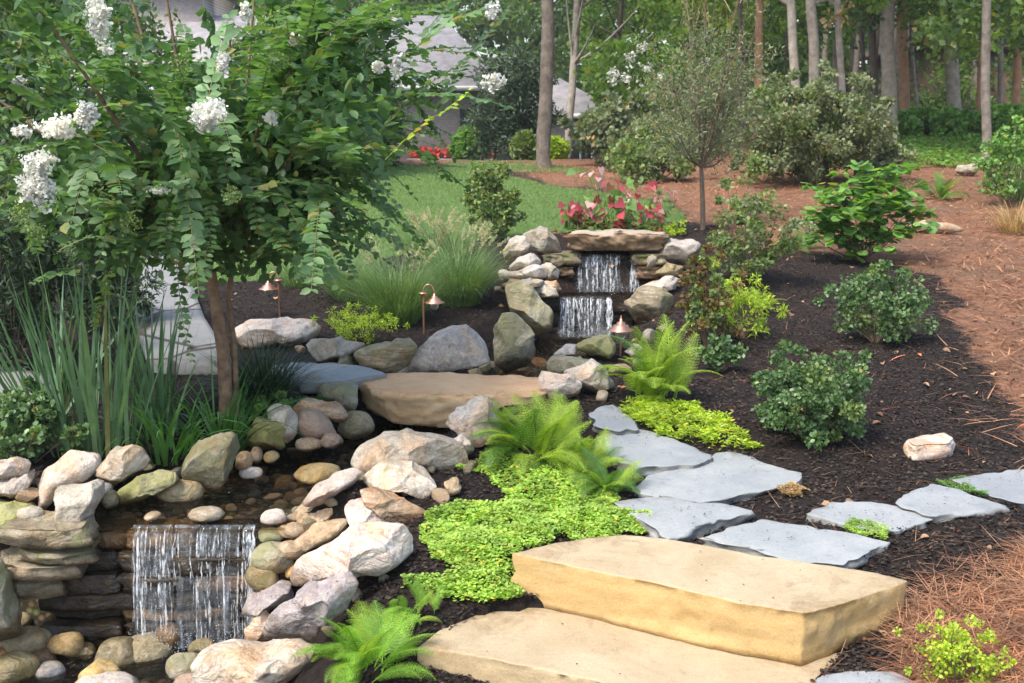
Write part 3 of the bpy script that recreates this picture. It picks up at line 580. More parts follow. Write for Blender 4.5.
# --- cobbles and pebbles
CB = [(160, 481, 202, 502, .04, 'olive', 'oval brown cobble lying against the low mossy rock'), (297, 465, 343, 482, .06, 'yellow', 'flat yellow ochre oval cobble at the edge of the stream'),
      (296, 438, 322, 450, .12, 'tan', 'flat tan oval cobble below the pink brown round one'), (322, 433, 342, 448, .14, 'brown', 'reddish brown cobble left of the bright boulder'),
      (338, 412, 372, 438, .1, 'olive', 'olive rock half hidden behind the bright boulder'),
      (190, 508, 222, 520, .06, 'grey', 'grey stone standing in the water above the fall'), (146, 513, 160, 519, .05, 'tan', 'small tan pebble at the lip of the fall'),
      (262, 510, 286, 524, .05, 'pink', 'pale pebble at the right bank above the fall'), (258, 528, 282, 542, -.02, 'mossgrey', 'greenish cobble at the right end of the fall lip'),
      (278, 524, 303, 537, .0, 'tan', 'tan cobble beside the beige sandstone rock'), (278, 542, 304, 558, -.08, 'tan', 'tan cobble left of the large pink boulder'),
      (254, 543, 292, 572, -.14, 'mossgrey', 'grey green wedge of stone right of the fall'), (248, 562, 278, 590, -.22, 'wetgreen', 'wet olive stone low at the right side of the fall'),
      (286, 564, 300, 578, -.18, 'yellow', 'small orange cobble below the tan ones'), (236, 452, 252, 470, .1, 'tan', 'tan cobble between the rounded boulder and the mossy rock'),
      (250, 448, 262, 462, .1, 'tan', 'small upright tan pebble below the yellow green rock'), (264, 452, 278, 462, .09, 'yellow', 'small yellow pebble below the yellow green rock'),
      (240, 468, 262, 478, .06, 'pink', 'small pinkish pebble at the far edge of the stream'), (104, 470, 118, 487, .1, 'olive', 'upright olive pebble beside the white angular boulder'),
      (76, 466, 92, 474, .18, 'tan', 'tiny tan stone on the lavender boulder'), (98, 484, 112, 496, .08, 'blue', 'blue grey pebble above the squared rock'), (104, 492, 118, 508, .05, 'olive', 'mossy round pebble above the fall'),
      (16, 507, 42, 520, .0, 'grey', 'oblong pink grey stone on the left stack'),
      (8, 630, 50, 652, -.52, 'olive', 'round mossy grey cobble in the pool at the left'), (51, 633, 82, 656, -.52, 'yellow', 'bright orange cobble in the pool'),
      (66, 643, 95, 658, -.54, 'wetgreen', 'flat olive cobble right of the bright orange one'), (-6, 655, 37, 682, -.54, 'wetgreen', 'large grey cobble in the lower left corner'),
      (32, 650, 55, 668, -.55, 'wetbrown', 'rust coloured stone between grey cobbles'), (37, 663, 63, 680, -.55, 'blue', 'blue grey oval cobble near the bottom left'),
      (80, 661, 116, 686, -.53, 'yellow', 'squared tan stone at the bottom edge'), (97, 640, 141, 669, -.55, 'wetgreen', 'grey olive cobble right of the centre of the pool'),
      (118, 637, 168, 662, -.55, 'olive', 'long olive cobble below the fall'), (155, 624, 181, 648, -.52, 'wetbrown', 'dark brown stone where the fall lands'),
      (166, 655, 204, 679, -.54, 'mossgrey', 'greenish cobble left of the flat white boulder'), (190, 640, 214, 656, -.52, 'wetgreen', 'small grey stone beside the flat white boulder'),
      (176, 674, 206, 692, -.54, 'brown', 'pinkish cobble at the bottom edge beside the white boulder'), (60, 610, 84, 624, -.5, 'wetbrown', 'wet brown cobble at the back of the pool'),
      (10, 612, 34, 630, -.5, 'wetgreen', 'small mossy cobble at the foot of the ledge stack'), (84, 572, 116, 586, -.3, 'wetbrown', 'brown ledge stone left of the falling water'), (74, 678, 132, 694, -.5, 'lav', 'light bluish stone cut by the bottom edge')]
for c in CB:
    peb(*c[:4], c[4], c[5], c[6], lo=.62 if c[5] in ('yellow', 'wetgreen') else .8)
# small pebbles share three meshes
pm = []
for q in range(5):
    V, F = ico(3); r = np.random.default_rng(300+q); V = facet(V, r, 4, .8, .95)*[1, r.uniform(.7, .9), r.uniform(.5, .65)]
    V = V*(1+.06*fbm(V+q*9, 1.5, 3, q))[:, None]
    pm.append((V, F))
PMATS = ['grey', 'tan', 'olive', 'brown', 'blue', 'wetbrown', 'wetgreen', 'wetgreen', 'mossgrey', 'pink']
pmesh = {(q, m): mesh(pm[q][0], pm[q][1], RM[m], smooth=True) for q in range(5) for m in PMATS}
for (q, m), me_ in pmesh.items(): me_.name = 'pebble'
r3 = np.random.default_rng(77)
def pebbles(n, fn, smin, smax, label, group, mats):
    for _ in range(n):
        x, y, z = fn(); s = r3.uniform(smin, smax); m = mats[r3.integers(len(mats))]
        tag(inst('pebble', pmesh[(int(r3.integers(5)), m)], None, (x, y, z+s*.25), (r3.uniform(-.3, .3), r3.uniform(-.3, .3), r3.uniform(0, 6.3)), s), label, 'pebble', group)
def in_pool():
    while True:
        x = r3.uniform(-2.5, -1.1); y = r3.uniform(4.15, 4.82)
        return x, y, Hs(x, y)+r3.uniform(-.01, .05)
pebbles(130, in_pool, .02, .055, 'small wet pebble among the cobbles on the pool floor', 'pebbles in the lower pool', ['blue', 'wetbrown', 'wetgreen', 'olive', 'brown', 'wetgreen', 'mossgrey'])
def in_stream():
    t = r3.uniform(0, 3.4); i = int(t); a, b = SC[i], SC[i+1]; f = t-i; c = a+(b-a)*f
    s = r3.choice([-1, 1])*r3.uniform(.1, 1.1)*c[2]; x = c[0]+s; y = c[1]+r3.uniform(-.1, .1)+s*.3
    y = max(y, 5.02); return x, y, Hs(x, y)
pebbles(125, in_stream, .018, .045, 'small pebble along the shallow stream above the fall', 'pebbles along the upper stream', ['grey', 'tan', 'olive', 'brown', 'pink', 'blue'])
def in_gap():
    x = r3.uniform(-1.25, -.95); y = r3.uniform(4.7, 5.5); return x, y, Hs(x, y)+.01
pebbles(40, in_gap, .025, .05, 'small pebble packed between the rocks right of the fall', 'pebbles right of the fall', ['grey', 'tan', 'olive', 'brown', 'mossgrey'])

# angular stones packed in the gaps of the rock work
am = []
for q in range(6):
    V, F = ico(4); r = np.random.default_rng(700+q); V = facet(V, r, 12, .5, .85)*[1.2, r.uniform(.7, 1), r.uniform(.55, .9)]
    am.append((V*(1+.05*fbm(V+q*9, 2.5, 4, q))[:, None], F))
amesh = {}
for (px, py) in [(262, 474), (284, 486), (300, 496), (290, 500), (272, 500), (344, 452), (352, 462), (350, 446), (360, 480), (470, 470), (440, 500), (412, 492), (430, 470), (330, 512), (310, 538), (402, 512), (300, 560), (296, 548), (384, 580), (356, 600),
                 (330, 634), (230, 600), (222, 470), (176, 476), (150, 470), (112, 466), (80, 478), (46, 486), (30, 500), (300, 456), (318, 428), (352, 420), (366, 428), (345, 376), (398, 372), (486, 372), (500, 378), (522, 372), (538, 366),
                 (620, 372), (636, 366), (560, 398), (602, 400), (530, 400), (648, 340), (664, 334), (490, 372), (476, 378), (346, 366), (300, 352), (500, 292), (506, 278), (556, 268), (566, 262), (652, 268), (690, 270)]:
    q = int(r3.integers(6)); m = ['grey', 'tan', 'white', 'pink', 'orange', 'mossgrey', 'ledge'][int(r3.integers(7))]
    if (q, m) not in amesh: amesh[(q, m)] = mesh(*am[q], RM[m], smooth=True); amesh[(q, m)].name = 'small_stone'
    g = ground(px, py); sc_ = r3.uniform(6, 12)/FPX*np.linalg.norm(g-CAM)
    tag(inst('small_stone', amesh[(q, m)], None, (g[0], g[1], g[2]+sc_*.3), (r3.uniform(-.4, .4), r3.uniform(-.4, .4), r3.uniform(0, 6.3)), sc_), 'small angular stone filling a gap between the boulders', 'stone', 'small stones between the boulders')
# ---------------------------------------------------------------- water
def watermat(name, tint, bs, bd=.02, sc=(1, 1, 1)):
    m, T, N, L, p = newmat(name); N.remove(p)
    tr = N.new('ShaderNodeBsdfTransparent'); tr.inputs[0].default_value = (*tint, 1)
    gl = N.new('ShaderNodeBsdfGlossy'); gl.inputs['Roughness'].default_value = .04
    fr = N.new('ShaderNodeFresnel'); fr.inputs[0].default_value = 1.36
    mx = N.new('ShaderNodeMixShader'); b = N.new('ShaderNodeBump'); b.inputs['Strength'].default_value = bs; b.inputs['Distance'].default_value = bd
    L.new(noise(N, L, 14, 5, .6, vecs(N, L, sc), .7), b.inputs['Height']); L.new(b.outputs[0], gl.inputs['Normal']); L.new(b.outputs[0], fr.inputs['Normal'])
    L.new(fr.outputs[0], mx.inputs[0]); L.new(tr.outputs[0], mx.inputs[1]); L.new(gl.outputs[0], mx.inputs[2]); L.new(mx.outputs[0], N['Material Output'].inputs[0]); return m
WAT = watermat('clear_stream_water', (.8, .72, .56), 1.0, .05)
def wsheet(name, poly, z, slope=0):
    P = np.array(poly, float); lo, hi = P.min(0), P.max(0); g = .03
    X, Y = np.meshgrid(np.arange(lo[0], hi[0]+g, g), np.arange(lo[1], hi[1]+g, g)); n = X.shape[1]
    V = np.column_stack([X.ravel(), Y.ravel(), z+slope*(Y.ravel()-lo[1])+.006*fbm(np.column_stack([X.ravel(), Y.ravel(), 0*X.ravel()]), 7, 3, 4)])
    i = (np.arange(X.shape[0]-1)[:, None]*n+np.arange(n-1)[None]).ravel()
    F = np.stack([i, i+1, i+n+1, i+n], 1); c = V[F].mean(1); F = F[inpoly(c[:, 0], c[:, 1], P)]
    return kind(ob(name, mesh(V, F, WAT, smooth=True)), 'structure')
wsheet('pool_water', [(-2.9, 3.3), (-.9, 3.3), (-.9, 4.84), (-2.9, 4.84)], -.53)
wsheet('stream_water', [(-2.4, 4.86), (-1.1, 4.86), (-.9, 5.4), (-.3, 6.2), (.3, 7.2), (1.0, 8.5), (1.3, 9.52), (.1, 9.52), (-.3, 8.3), (-.7, 7.2), (-1.3, 6.4), (-2.0, 5.8)], .045, .008)
wsheet('cascade_water', [(.25, 9.53), (1.15, 9.53), (1.2, 9.93), (.4, 9.93)], .445)
wsheet('cascade_water', [(.45, 9.9), (1.25, 9.9), (1.25, 10.1), (.45, 10.1)], .79)
def fallmat():
    m, T, N, L, p = newmat('falling_water')
    g = vecs(N, L, (1, 1, .09)); f = ramp(N, L, noise(N, L, 26, 5, .65, g, .4), .46, .68)
    f2 = ramp(N, L, noise(N, L, 24, 5, .7, vecs(N, L, (1, 1, .5))), .35, .7)
    mu = N.new('ShaderNodeMath'); mu.operation = 'MULTIPLY'; L.new(f, mu.inputs[0]); L.new(f2, mu.inputs[1])
    ad = N.new('ShaderNodeMath'); ad.operation = 'MULTIPLY_ADD'; ad.inputs[1].default_value = .62; ad.inputs[2].default_value = .06; L.new(mu.outputs[0], ad.inputs[0])
    p.inputs['Base Color'].default_value = (.5, .56, .62, 1); p.inputs['Roughness'].default_value = .12
    tr = N.new('ShaderNodeBsdfTransparent'); mx = N.new('ShaderNodeMixShader'); L.new(ad.outputs[0], mx.inputs[0]); L.new(tr.outputs[0], mx.inputs[1]); L.new(p.outputs[0], mx.inputs[2])
    bump(N, L, noise(N, L, 40, 4, .6, vecs(N, L, (1, 1, .3))), .8, .02, p)
    L.new(mx.outputs[0], N['Material Output'].inputs[0]); return m
FALL = fallmat()
FOAM, _T, _N, _L, _p = newmat('white_water'); _p.inputs['Base Color'].default_value = (.85, .89, .93, 1); _p.inputs['Roughness'].default_value = .15
_tr = _N.new('ShaderNodeBsdfTransparent'); _mx = _N.new('ShaderNodeMixShader'); _mx.inputs[0].default_value = .6
_f = ramp(_N, _L, noise(_N, _L, 45, 4, .7, vecs(_N, _L, (1, 1, .35))), .42, .8); _L.new(_f, _mx.inputs[0])
_L.new(_tr.outputs[0], _mx.inputs[1]); _L.new(_p.outputs[0], _mx.inputs[2]); _L.new(_mx.outputs[0], _N['Material Output'].inputs[0])
def waterfall(x0, x1, ytop, ztop, zbot, throw, nstr, seed, sheets=None, wid=(.003, .012)):
    r = np.random.default_rng(seed); V = []; F = []; fm = []; n0 = 0
    U = np.linspace(0, 1, int((x1-x0)/.012)); T_ = np.linspace(0, 1, 30)
    uu, tt = np.meshgrid(U, T_); hgt = ztop-zbot
    xx = x0+uu*(x1-x0); zz = ztop-hgt*tt**1.15 + .006*(1-tt); yy = ytop-throw*np.sqrt(tt)
    Wp = np.column_stack([xx.ravel()*1, yy.ravel(), zz.ravel()*.15]); yy = yy.ravel()-.018*fbm(Wp, 14, 3, seed)*(tt.ravel()**.5); 
    Vs = np.column_stack([xx.ravel(), yy, zz.ravel()]); n = len(U); i = (np.arange(len(T_)-1)[:, None]*n+np.arange(n-1)[None]).ravel()
    Fs = np.stack([i, i+1, i+n+1, i+n], 1)
    if not sheets: sheets = [(x0+.02, x0+.34*(x1-x0)), (x0+.36*(x1-x0), x0+.86*(x1-x0)), (x0+.885*(x1-x0), x1-.015)]
    if sheets:
        cx = Vs[Fs].mean(1)[:, 0]; cz = Vs[Fs].mean(1)[:, 2]; keep = np.zeros(len(Fs), bool); jit = .022*fbm(np.column_stack([cx*.3, cx*0, cz]), 16, 3, 3)
        for a, b in sheets: keep |= (cx+jit > a) & (cx+jit < b)
        Fs = Fs[keep]
    V.append(Vs); F.append(Fs); fm.append(np.zeros(len(Fs))); n0 += len(Vs)
    for s in range(nstr):
        if sheets: a, b = sheets[r.integers(len(sheets))]; x = r.uniform(a, b)
        else: x = r.uniform(x0, x1)
        wd = r.uniform(*wid); ta = r.choice([0, r.uniform(0, .7)]); tb = min(1, ta+r.uniform(.3, 1)); t = np.linspace(ta, tb, 14)
        prof = np.sin(np.linspace(.25, math.pi-.05, 14))**.6*wd*(1+.25*r.uniform(-1, 1, 14))
        cx = x+.006*np.cumsum(r.normal(size=14))*.4; y = ytop-throw*np.sqrt(t)-r.uniform(.004, .02); zc = ztop-hgt*t**1.15
        for sgn in (-1, 0, 1): V.append(np.column_stack([cx+sgn*prof, y-(sgn == 0)*prof*.8, zc]))
        q = np.arange(13)
        for k in (0, 1): F.append(np.stack([n0+k*14+q, n0+(k+1)*14+q, n0+(k+1)*14+q+1, n0+k*14+q+1], 1)); fm.append(np.ones(13))
        n0 += 42
    o = ob('waterfall', mesh(np.concatenate(V), [np.concatenate(F)], [FALL, FOAM], smooth=True, fmat=np.concatenate(fm)))
    kind(o, 'structure')
    # drops and splash at the foot
    n = nstr*16; S, SF = ico(1); xs_ = r.uniform(x0, x1, n); tt_ = np.where(r.random(n) < .75, r.uniform(.85, 1.03, n), r.uniform(.05, 1, n)); rad = r.uniform(.0007, .0028, n)
    C = np.column_stack([xs_, ytop-throw*np.sqrt(tt_)-r.uniform(-.01, .02, n)-(tt_ > .85)*np.abs(r.normal(0, .06, n)), ztop-hgt*np.minimum(tt_, 1.0)+(tt_ > .85)*np.abs(r.normal(0, .03, n))])
    kind(ob('spray', mesh((C[:, None]+S[None]*rad[:, None, None]).reshape(-1, 3), (SF[None]+(np.arange(n)*len(S))[:, None, None]).reshape(-1, 3), FOAM, smooth=True)), 'stuff')
waterfall(-1.82, -1.21, 4.9, .05, -.53, .11, 70, 1, wid=(.0015, .006))
waterfall(.58, 1.2, 9.93, .79, .45, .08, 60, 2, sheets=[(.61, .80), (.82, 1.0), (1.09, 1.16)], wid=(.003, .009))
waterfall(.4, .9, 9.56, .445, .1, .09, 75, 3, wid=(.003, .009))

# ---------------------------------------------------------------- plant tools
OVAL = (np.array([(0, 0, 0), (-.34, .28, .05), (-.36, .62, .03), (0, 1, -.1), (.36, .62, .03), (.34, .28, .05)], float), np.array([(0, 3, 2, 1), (0, 5, 4, 3)]))
DIA = (np.array([(0, 0, 0), (-.35, .5, .08), (0, 1, 0), (.35, .5, .08)], float), np.array([(0, 3, 2, 1)]))
NARROW = (np.array([(0, 0, 0), (-.13, .45, .03), (0, 1, -.05), (.13, .45, .03)], float), np.array([(0, 3, 2, 1)]))
ROUND = (np.array([(0, 0, 0), (-.45, .3, .06), (-.42, .75, .04), (0, 1, 0), (.42, .75, .04), (.45, .3, .06)], float), np.array([(0, 3, 2, 1), (0, 5, 4, 3)]))
def norm(a): return a/np.maximum(np.linalg.norm(a, axis=1), 1e-9)[:, None]
def scatter(T, P, D, Nn, S):
    """leaf template T at points P, tip along D, face along Nn, size S"""
    D = norm(D); X = norm(np.cross(D, Nn)); Z = np.cross(X, D); t, f = T
    S = np.asarray(S)[:, None, None] if np.ndim(S) else S
    V = P[:, None]+S*(t[None, :, 0:1]*X[:, None]+t[None, :, 1:2]*D[:, None]+t[None, :, 2:3]*Z[:, None])
    return V.reshape(-1, 3), (f[None]+(np.arange(len(P))*len(t))[:, None, None]).reshape(-1, f.shape[1])
def cat(parts):
    V = []; F = {}; n = 0
    for v, f in parts:
        V.append(v)
        for g in (f if isinstance(f, list) else [f]): F.setdefault(g.shape[1], []).append(g+n)
        n += len(v)
    return np.concatenate(V), [np.concatenate(x) for x in F.values()]
def rdir(n, r=rng, up=0.0):
    d = r.normal(size=(n, 3)); d = norm(d); d[:, 2] += up; return norm(d)
def tube(pts, rad, k=7):
    pts = np.array(pts, float); rad = np.array(rad, float) if np.ndim(rad) else np.full(len(pts), rad)
    t = norm(np.gradient(pts, axis=0)); ref = np.where(np.abs(t[:, 2:3]) > .9, [[1., 0, 0]], [[0, 0, 1.]]); a = norm(np.cross(t, ref)); b = np.cross(t, a)
    for i in range(1, len(a)):   # keep the frame from flipping
        a[i] = a[i-1]-t[i]*(a[i-1]@t[i]); a[i] /= np.linalg.norm(a[i]); b[i] = np.cross(t[i], a[i])
    an = np.linspace(0, 2*math.pi, k, endpoint=False)
    V = (pts[:, None]+rad[:, None, None]*(np.cos(an)[None, :, None]*a[:, None]+np.sin(an)[None, :, None]*b[:, None])).reshape(-1, 3)
    i = np.arange(len(pts)-1)[:, None]*k; j = np.arange(k)[None]; j2 = (j+1) % k
    return V, np.stack([(i+j).ravel(), (i+j2).ravel(), (i+k+j2).ravel(), (i+k+j).ravel()], 1)
def blades(P, az, lean, L, W, curve, segs=6, r=rng, fold=0.0, taper=2.2):
    n = len(P); t = np.linspace(0, 1, segs+1); az, lean, L, W, curve = [np.broadcast_to(np.asarray(v, float), (n,)) for v in (az, lean, L, W, curve)]
    ang = lean[:, None]+curve[:, None]*t[None]**1.6; ds = L[:, None]/segs
    hx = np.cumsum(np.sin(ang)*ds, 1)-np.sin(ang[:, :1])*ds; hz = np.cumsum(np.cos(ang)*ds, 1)-np.cos(ang[:, :1])*ds
    dx, dy = np.cos(az)[:, None], np.sin(az)[:, None]
    C = np.stack([P[:, 0:1]+hx*dx, P[:, 1:2]+hx*dy, P[:, 2:3]+hz], 2)
    tw = az+r.uniform(-.7, .7, n); sx, sy = -np.sin(tw)[:, None], np.cos(tw)[:, None]
    wd = W[:, None]*.5*np.maximum(1-t[None]**taper, .0)
    off = np.stack([sx*wd, sy*wd, 0*wd], 2)
    V = np.stack([C-off, C+off], 2).reshape(n, -1, 3); k = (segs+1)*2
    q = np.arange(segs)*2; f = np.stack([q, q+1, q+3, q+2], 1)
    return V.reshape(-1, 3), (f[None]+(np.arange(n)*k)[:, None, None]).reshape(-1, 4)
def clump_leaves(T, centers, cr, per, size, r, up=.4, flat=.8, jit=.35, shell=True, D_out=.5):
    """leaf clumps: leaves gather round each centre, point outward and face upward"""
    n = len(centers)*per; c = np.repeat(centers, per, 0); cr_ = np.repeat(np.broadcast_to(cr, (len(centers),)), per)
    d = rdir(n, r); rr = r.uniform(0, 1, n)**(.45 if shell else .8)
    P = c+d*(cr_*rr)[:, None]*[1, 1, flat]
    D = norm(d*D_out+rdir(n, r)*.7+[0, 0, -.1]); Nn = norm(rdir(n, r)*.75+[0, 0, up]+d*.4)
    S = size*r.uniform(1-jit, 1+jit, n); return scatter(T, P, D, Nn, S)
def ell_points(n, rad, r, hollow=.55, bottom=-.6):
    P = np.zeros((0, 3))
    while len(P) < n:
        d = rdir(n*2, r); q = d*(r.uniform(hollow**3, 1, n*2)**(1/3))[:, None]; P = np.concatenate([P, q[q[:, 2] > bottom]])
    return P[:n]*rad
def spray_stems(base, tips, r, r0=.006, k=4, bend=.2):
    parts = []
    for t in tips:
        m = (base+t)/2+r.normal(size=3)*bend*np.linalg.norm(t-base)*.3; m[2] += bend*.1
        s = np.linspace(0, 1, 5)[:, None]; parts.append(tube((1-s)**2*base+2*s*(1-s)*m+s*s*t, r0*np.linspace(1, .35, 5), k))
    return cat(parts)

LM = dict(
    crape=leafmat('crape_leaf', (.05, .12, .045), (.15, .27, .11), .5, .38, .5),
    crape_l=leafmat('crape_leaf_light', (.11, .21, .1), (.2, .34, .16), .45, .35, .4),
    iris=leafmat('iris_leaf', (.07, .15, .08), (.16, .28, .14), .42, .2),
    lily=leafmat('daylily_leaf', (.05, .15, .035), (.1, .24, .06), .4, .25),
    dark=leafmat('dark_grass', (.014, .04, .016), (.035, .075, .03), .45, .15),
    fount=leafmat('fountain_grass_blade', (.09, .17, .06), (.2, .31, .13), .5, .3),
    plume=leafmat('grass_plume', (.36, .36, .24), (.5, .48, .36), .8, .3),
    fern=leafmat('fern_leaf', (.2, .34, .04), (.38, .5, .07), .55, .4),
    fernd=leafmat('dark_fern_leaf', (.07, .17, .03), (.14, .27, .05), .5, .35),
    fernb=leafmat('bright_fern_leaf', (.15, .34, .035), (.3, .5, .07), .55, .4),
    jenny=leafmat('creeping_jenny_leaf', (.2, .38, .05), (.44, .58, .13), .5, .35),
    chart=leafmat('chartreuse_leaf', (.26, .42, .03), (.48, .58, .06), .5, .35),
    azalea=leafmat('azalea_leaf', (.05, .11, .04), (.15, .25, .1), .4, .25),
    shrub=leafmat('shrub_leaf', (.1, .16, .05), (.24, .32, .11), .5, .3),
    grey=leafmat('grey_green_leaf', (.11, .15, .08), (.26, .3, .17), .55, .3),
    hyd=leafmat('hydrangea_leaf', (.09, .2, .05), (.22, .4, .1), .38, .35),
    nand=leafmat('reddish_leaf', (.18, .05, .035), (.14, .2, .05), .45, .3),
    con=leafmat('conifer_leaf', (.03, .06, .035), (.07, .115, .06), .6, .15),
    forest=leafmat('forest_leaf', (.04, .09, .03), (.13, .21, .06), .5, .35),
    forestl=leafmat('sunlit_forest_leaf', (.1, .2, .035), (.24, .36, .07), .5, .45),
    grass=leafmat('lawn_blade', (.09, .17, .045), (.19, .3, .09), .55, .3),
    red=leafmat('red_caladium_leaf', (.22, .02, .035), (.42, .07, .1), .45, .35, tcol=(1.4, .8, .8)),
    pinkl=leafmat('pink_caladium_leaf', (.5, .16, .2), (.6, .4, .4), .45, .35, tcol=(1.2, .9, .9)),
    straw=leafmat('pine_needle', (.12, .045, .025), (.56, .3, .17), .6, .05),
    chip=leafmat('bark_chip', (.012, .0105, .01), (.064, .05, .044), .85, 0, .2),
    litter=leafmat('fallen_leaf', (.14, .06, .035), (.42, .28, .17), .7, .1),
    tan=leafmat('tan_grass', (.35, .22, .1), (.5, .36, .18), .7, .2),
    white=leafmat('white_petal', (.78, .78, .76), (.9, .9, .88), .6, .3, tcol=(1, 1, 1)),
)
TWIG = simplemat('green_twig', (.16, .2, .07), .6, 0, 20, (.2, .13, .07))
STEM = simplemat('woody_stem', (.1, .07, .045), .8, 0, 30, (.18, .13, .09), 60, .6)
BARKS = dict(
    brown=simplemat('brown_bark', (.1, .078, .062), .9, 0, 6, (.22, .18, .145), 30, .9, .04),
    crape=simplemat('crape_bark', (.13, .07, .045), .7, 0, 14, (.32, .2, .12), 25, .4),
    grey=simplemat('grey_bark', (.15, .125, .1), .9, 0, 7, (.3, .26, .22), 30, .8, .04),
    pale=simplemat('pale_bark', (.24, .2, .165), .9, 0, 7, (.42, .37, .31), 30, .8, .04),
    dark=simplemat('dark_bark', (.07, .055, .045), .9, 0, 5, (.14, .11, .09), 30, .8, .04),
    rust=simplemat('rusty_bark', (.26, .13, .07), .9, 0, 5, (.42, .25, .15), 30, .8, .04))

# ---------------------------------------------------------------- buildings beyond the lawn
def box(x0, x1, y0, y1, z0, z1):
    V = np.array([(x, y, z) for z in (z0, z1) for y in (y0, y1) for x in (x0, x1)], float)
    return V, np.array([(0, 2, 3, 1), (4, 5, 7, 6), (0, 1, 5, 4), (2, 6, 7, 3), (0, 4, 6, 2), (1, 3, 7, 5)])
def hip(x0, x1, y0, y1, z0, z1, inset, th=.12):
    V = [(x0, y0, z0), (x1, y0, z0), (x1, y1, z0), (x0, y1, z0), (x0+inset, (y0+y1)/2, z1), (x1-inset, (y0+y1)/2, z1)]
    V += [(x0, y0, z0-th), (x1, y0, z0-th), (x1, y1, z0-th), (x0, y1, z0-th)]
    return np.array(V, float), [np.array([(0, 1, 5, 4), (2, 3, 4, 5), (6, 7, 1, 0), (7, 8, 2, 1), (8, 9, 3, 2), (9, 6, 0, 3), (9, 8, 7, 6)]), np.array([(1, 2, 5), (3, 0, 4)])]
ROOF = simplemat('grey_shingles', (.2, .19, .2), .9, 0, 3, (.32, .3, .31), 30, .6, .03)
BRICK, _T, _N, _L, _p = newmat('grey_brick'); _b = _N.new('ShaderNodeTexBrick'); _b.inputs['Scale'].default_value = 5
_b.inputs['Color1'].default_value = (.33, .28, .26, 1); _b.inputs['Color2'].default_value = (.24, .2, .19, 1); _b.inputs['Mortar'].default_value = (.42, .4, .38, 1)
_c = _N.new('ShaderNodeTexCoord'); _m = _N.new('ShaderNodeMapping'); _m.inputs['Rotation'].default_value = (R(90), 0, 0); _L.new(_c.outputs['Object'], _m.inputs[0]); _L.new(_m.outputs[0], _b.inputs['Vector'])
_L.new(_b.outputs[0], _p.inputs['Base Color']); _p.inputs['Roughness'].default_value = .9
TRIM = simplemat('white_trim', (.72, .72, .72), .5); GLASS = simplemat('dark_window_glass', (.03, .035, .04), .1)
BROWN = simplemat('brown_siding', (.13, .085, .06), .8, 0, 1.5, (.2, .12, .075)); 
def window(par, x0, x1, y, z0, z1):
    t = .09
    f = ob('window', mesh(*cat([box(x0-t, x1+t, y-.08, y+.01, z1, z1+t), box(x0-t, x1+t, y-.08, y+.01, z0-t, z0), box(x0-t, x0, y-.08, y+.01, z0, z1), box(x1, x1+t, y-.08, y+.01, z0, z1), box((x0+x1)/2-.03, (x0+x1)/2+.03, y-.06, y, z0, z1)]), TRIM), par)
    ob('pane', mesh(*box(x0, x1, y-.03, y-.005, z0, z1), GLASS), f)
hs = empty('house', (-7, 38, .3), 'large house with a wide grey shingle roof behind the white flowering tree', 'house')
hx0, hx1, hy = -7.5, 6.4, 35-38     # local
ob('wall', mesh(*box(hx0, hx1, hy, hy+9, -.5, 2.85), BRICK), hs)
rf = ob('roof', mesh(*hip(hx0-.5, hx1+.5, hy-.6, hy+9.6, 2.97, 5.6, 2.4), ROOF), hs)
ob('wall', mesh(*box(-7.4, -3.6, hy+4, hy+9, 2.0, 6.4), BRICK), hs)
ob('roof', mesh(*hip(-7.8, -3.2, hy+3.6, hy+9.4, 6.5, 9.5, 1.2), ROOF), hs)
ob('gutter', mesh(*box(hx0-.5, hx1+.5, hy-.72, hy-.6, 2.84, 2.98), TRIM), hs)
for x in (-5, -1.5, 1.2): window(hs, x, x+1.2, hy, .9, 2.3)
dr = ob('door', mesh(*box(5.35, 6.15, hy-.05, hy+.01, 0, 2.3), GLASS), hs)
0 and ob('porch_column', mesh(*box(4.9, 5.1, hy-.5, hy-.3, -.3, 2.84), simplemat('grey_post', (.3, .3, .3), .6)), hs)
bx0 = ob('flower_box', mesh(*box(3.7, 6.4, hy-.4, hy-.03, -.1, .75), simplemat('grey_stone_planter', (.3, .28, .26), .9, 0, 4, (.2, .19, .18))), hs)
v, f = clump_leaves(ROUND, np.column_stack([rng.uniform(3.8, 6.3, 60), np.full(60, hy-.25), rng.uniform(.85, 1.05, 60)]), .12, 14, .07, rng)
ob('red_flowers', mesh(v, f, leafmat('red_petal', (.6, .05, .03), (.7, .12, .08), .6, .2, tcol=(1, .5, .5))), bx0)
Q = atY(590, 118, 36); QB = .35
sh = empty('outbuilding', (Q[0]+.45, 38, QB), 'small stone outbuilding with a grey hipped roof behind the pale trunk', 'building')
ob('wall', mesh(*box(-3.0, .15, -2, 2, -.6, 1.98), BRICK), sh)
ob('roof', mesh(*hip(-3.5, .62, -2.45, 2.45, 2.1, 3.35, 2.0), ROOF), sh)
ob('gutter', mesh(*box(-3.5, .62, -2.56, -2.45, 1.96, 2.11), TRIM), sh)
window(sh, -1.1, -.4, -2, .5, 1.6)
Q = atY(920, 128, 46)
bh = empty('brown_house', (Q[0], 46, Q[2]-.4), 'brown walled house glimpsed between the tree trunks at right', 'house')
ob('wall', mesh(*box(0, 9, 0, 7, -1, 3.6), BROWN), bh); ob('roof', mesh(*hip(-.5, 9.5, -.5, 7.5, 3.72, 6.2, 3), simplemat('brown_shingles', (.12, .08, .06), .9)), bh)
for x in (6.2,): window(bh, x, x+1.1, 0, 1.1, 2.5)

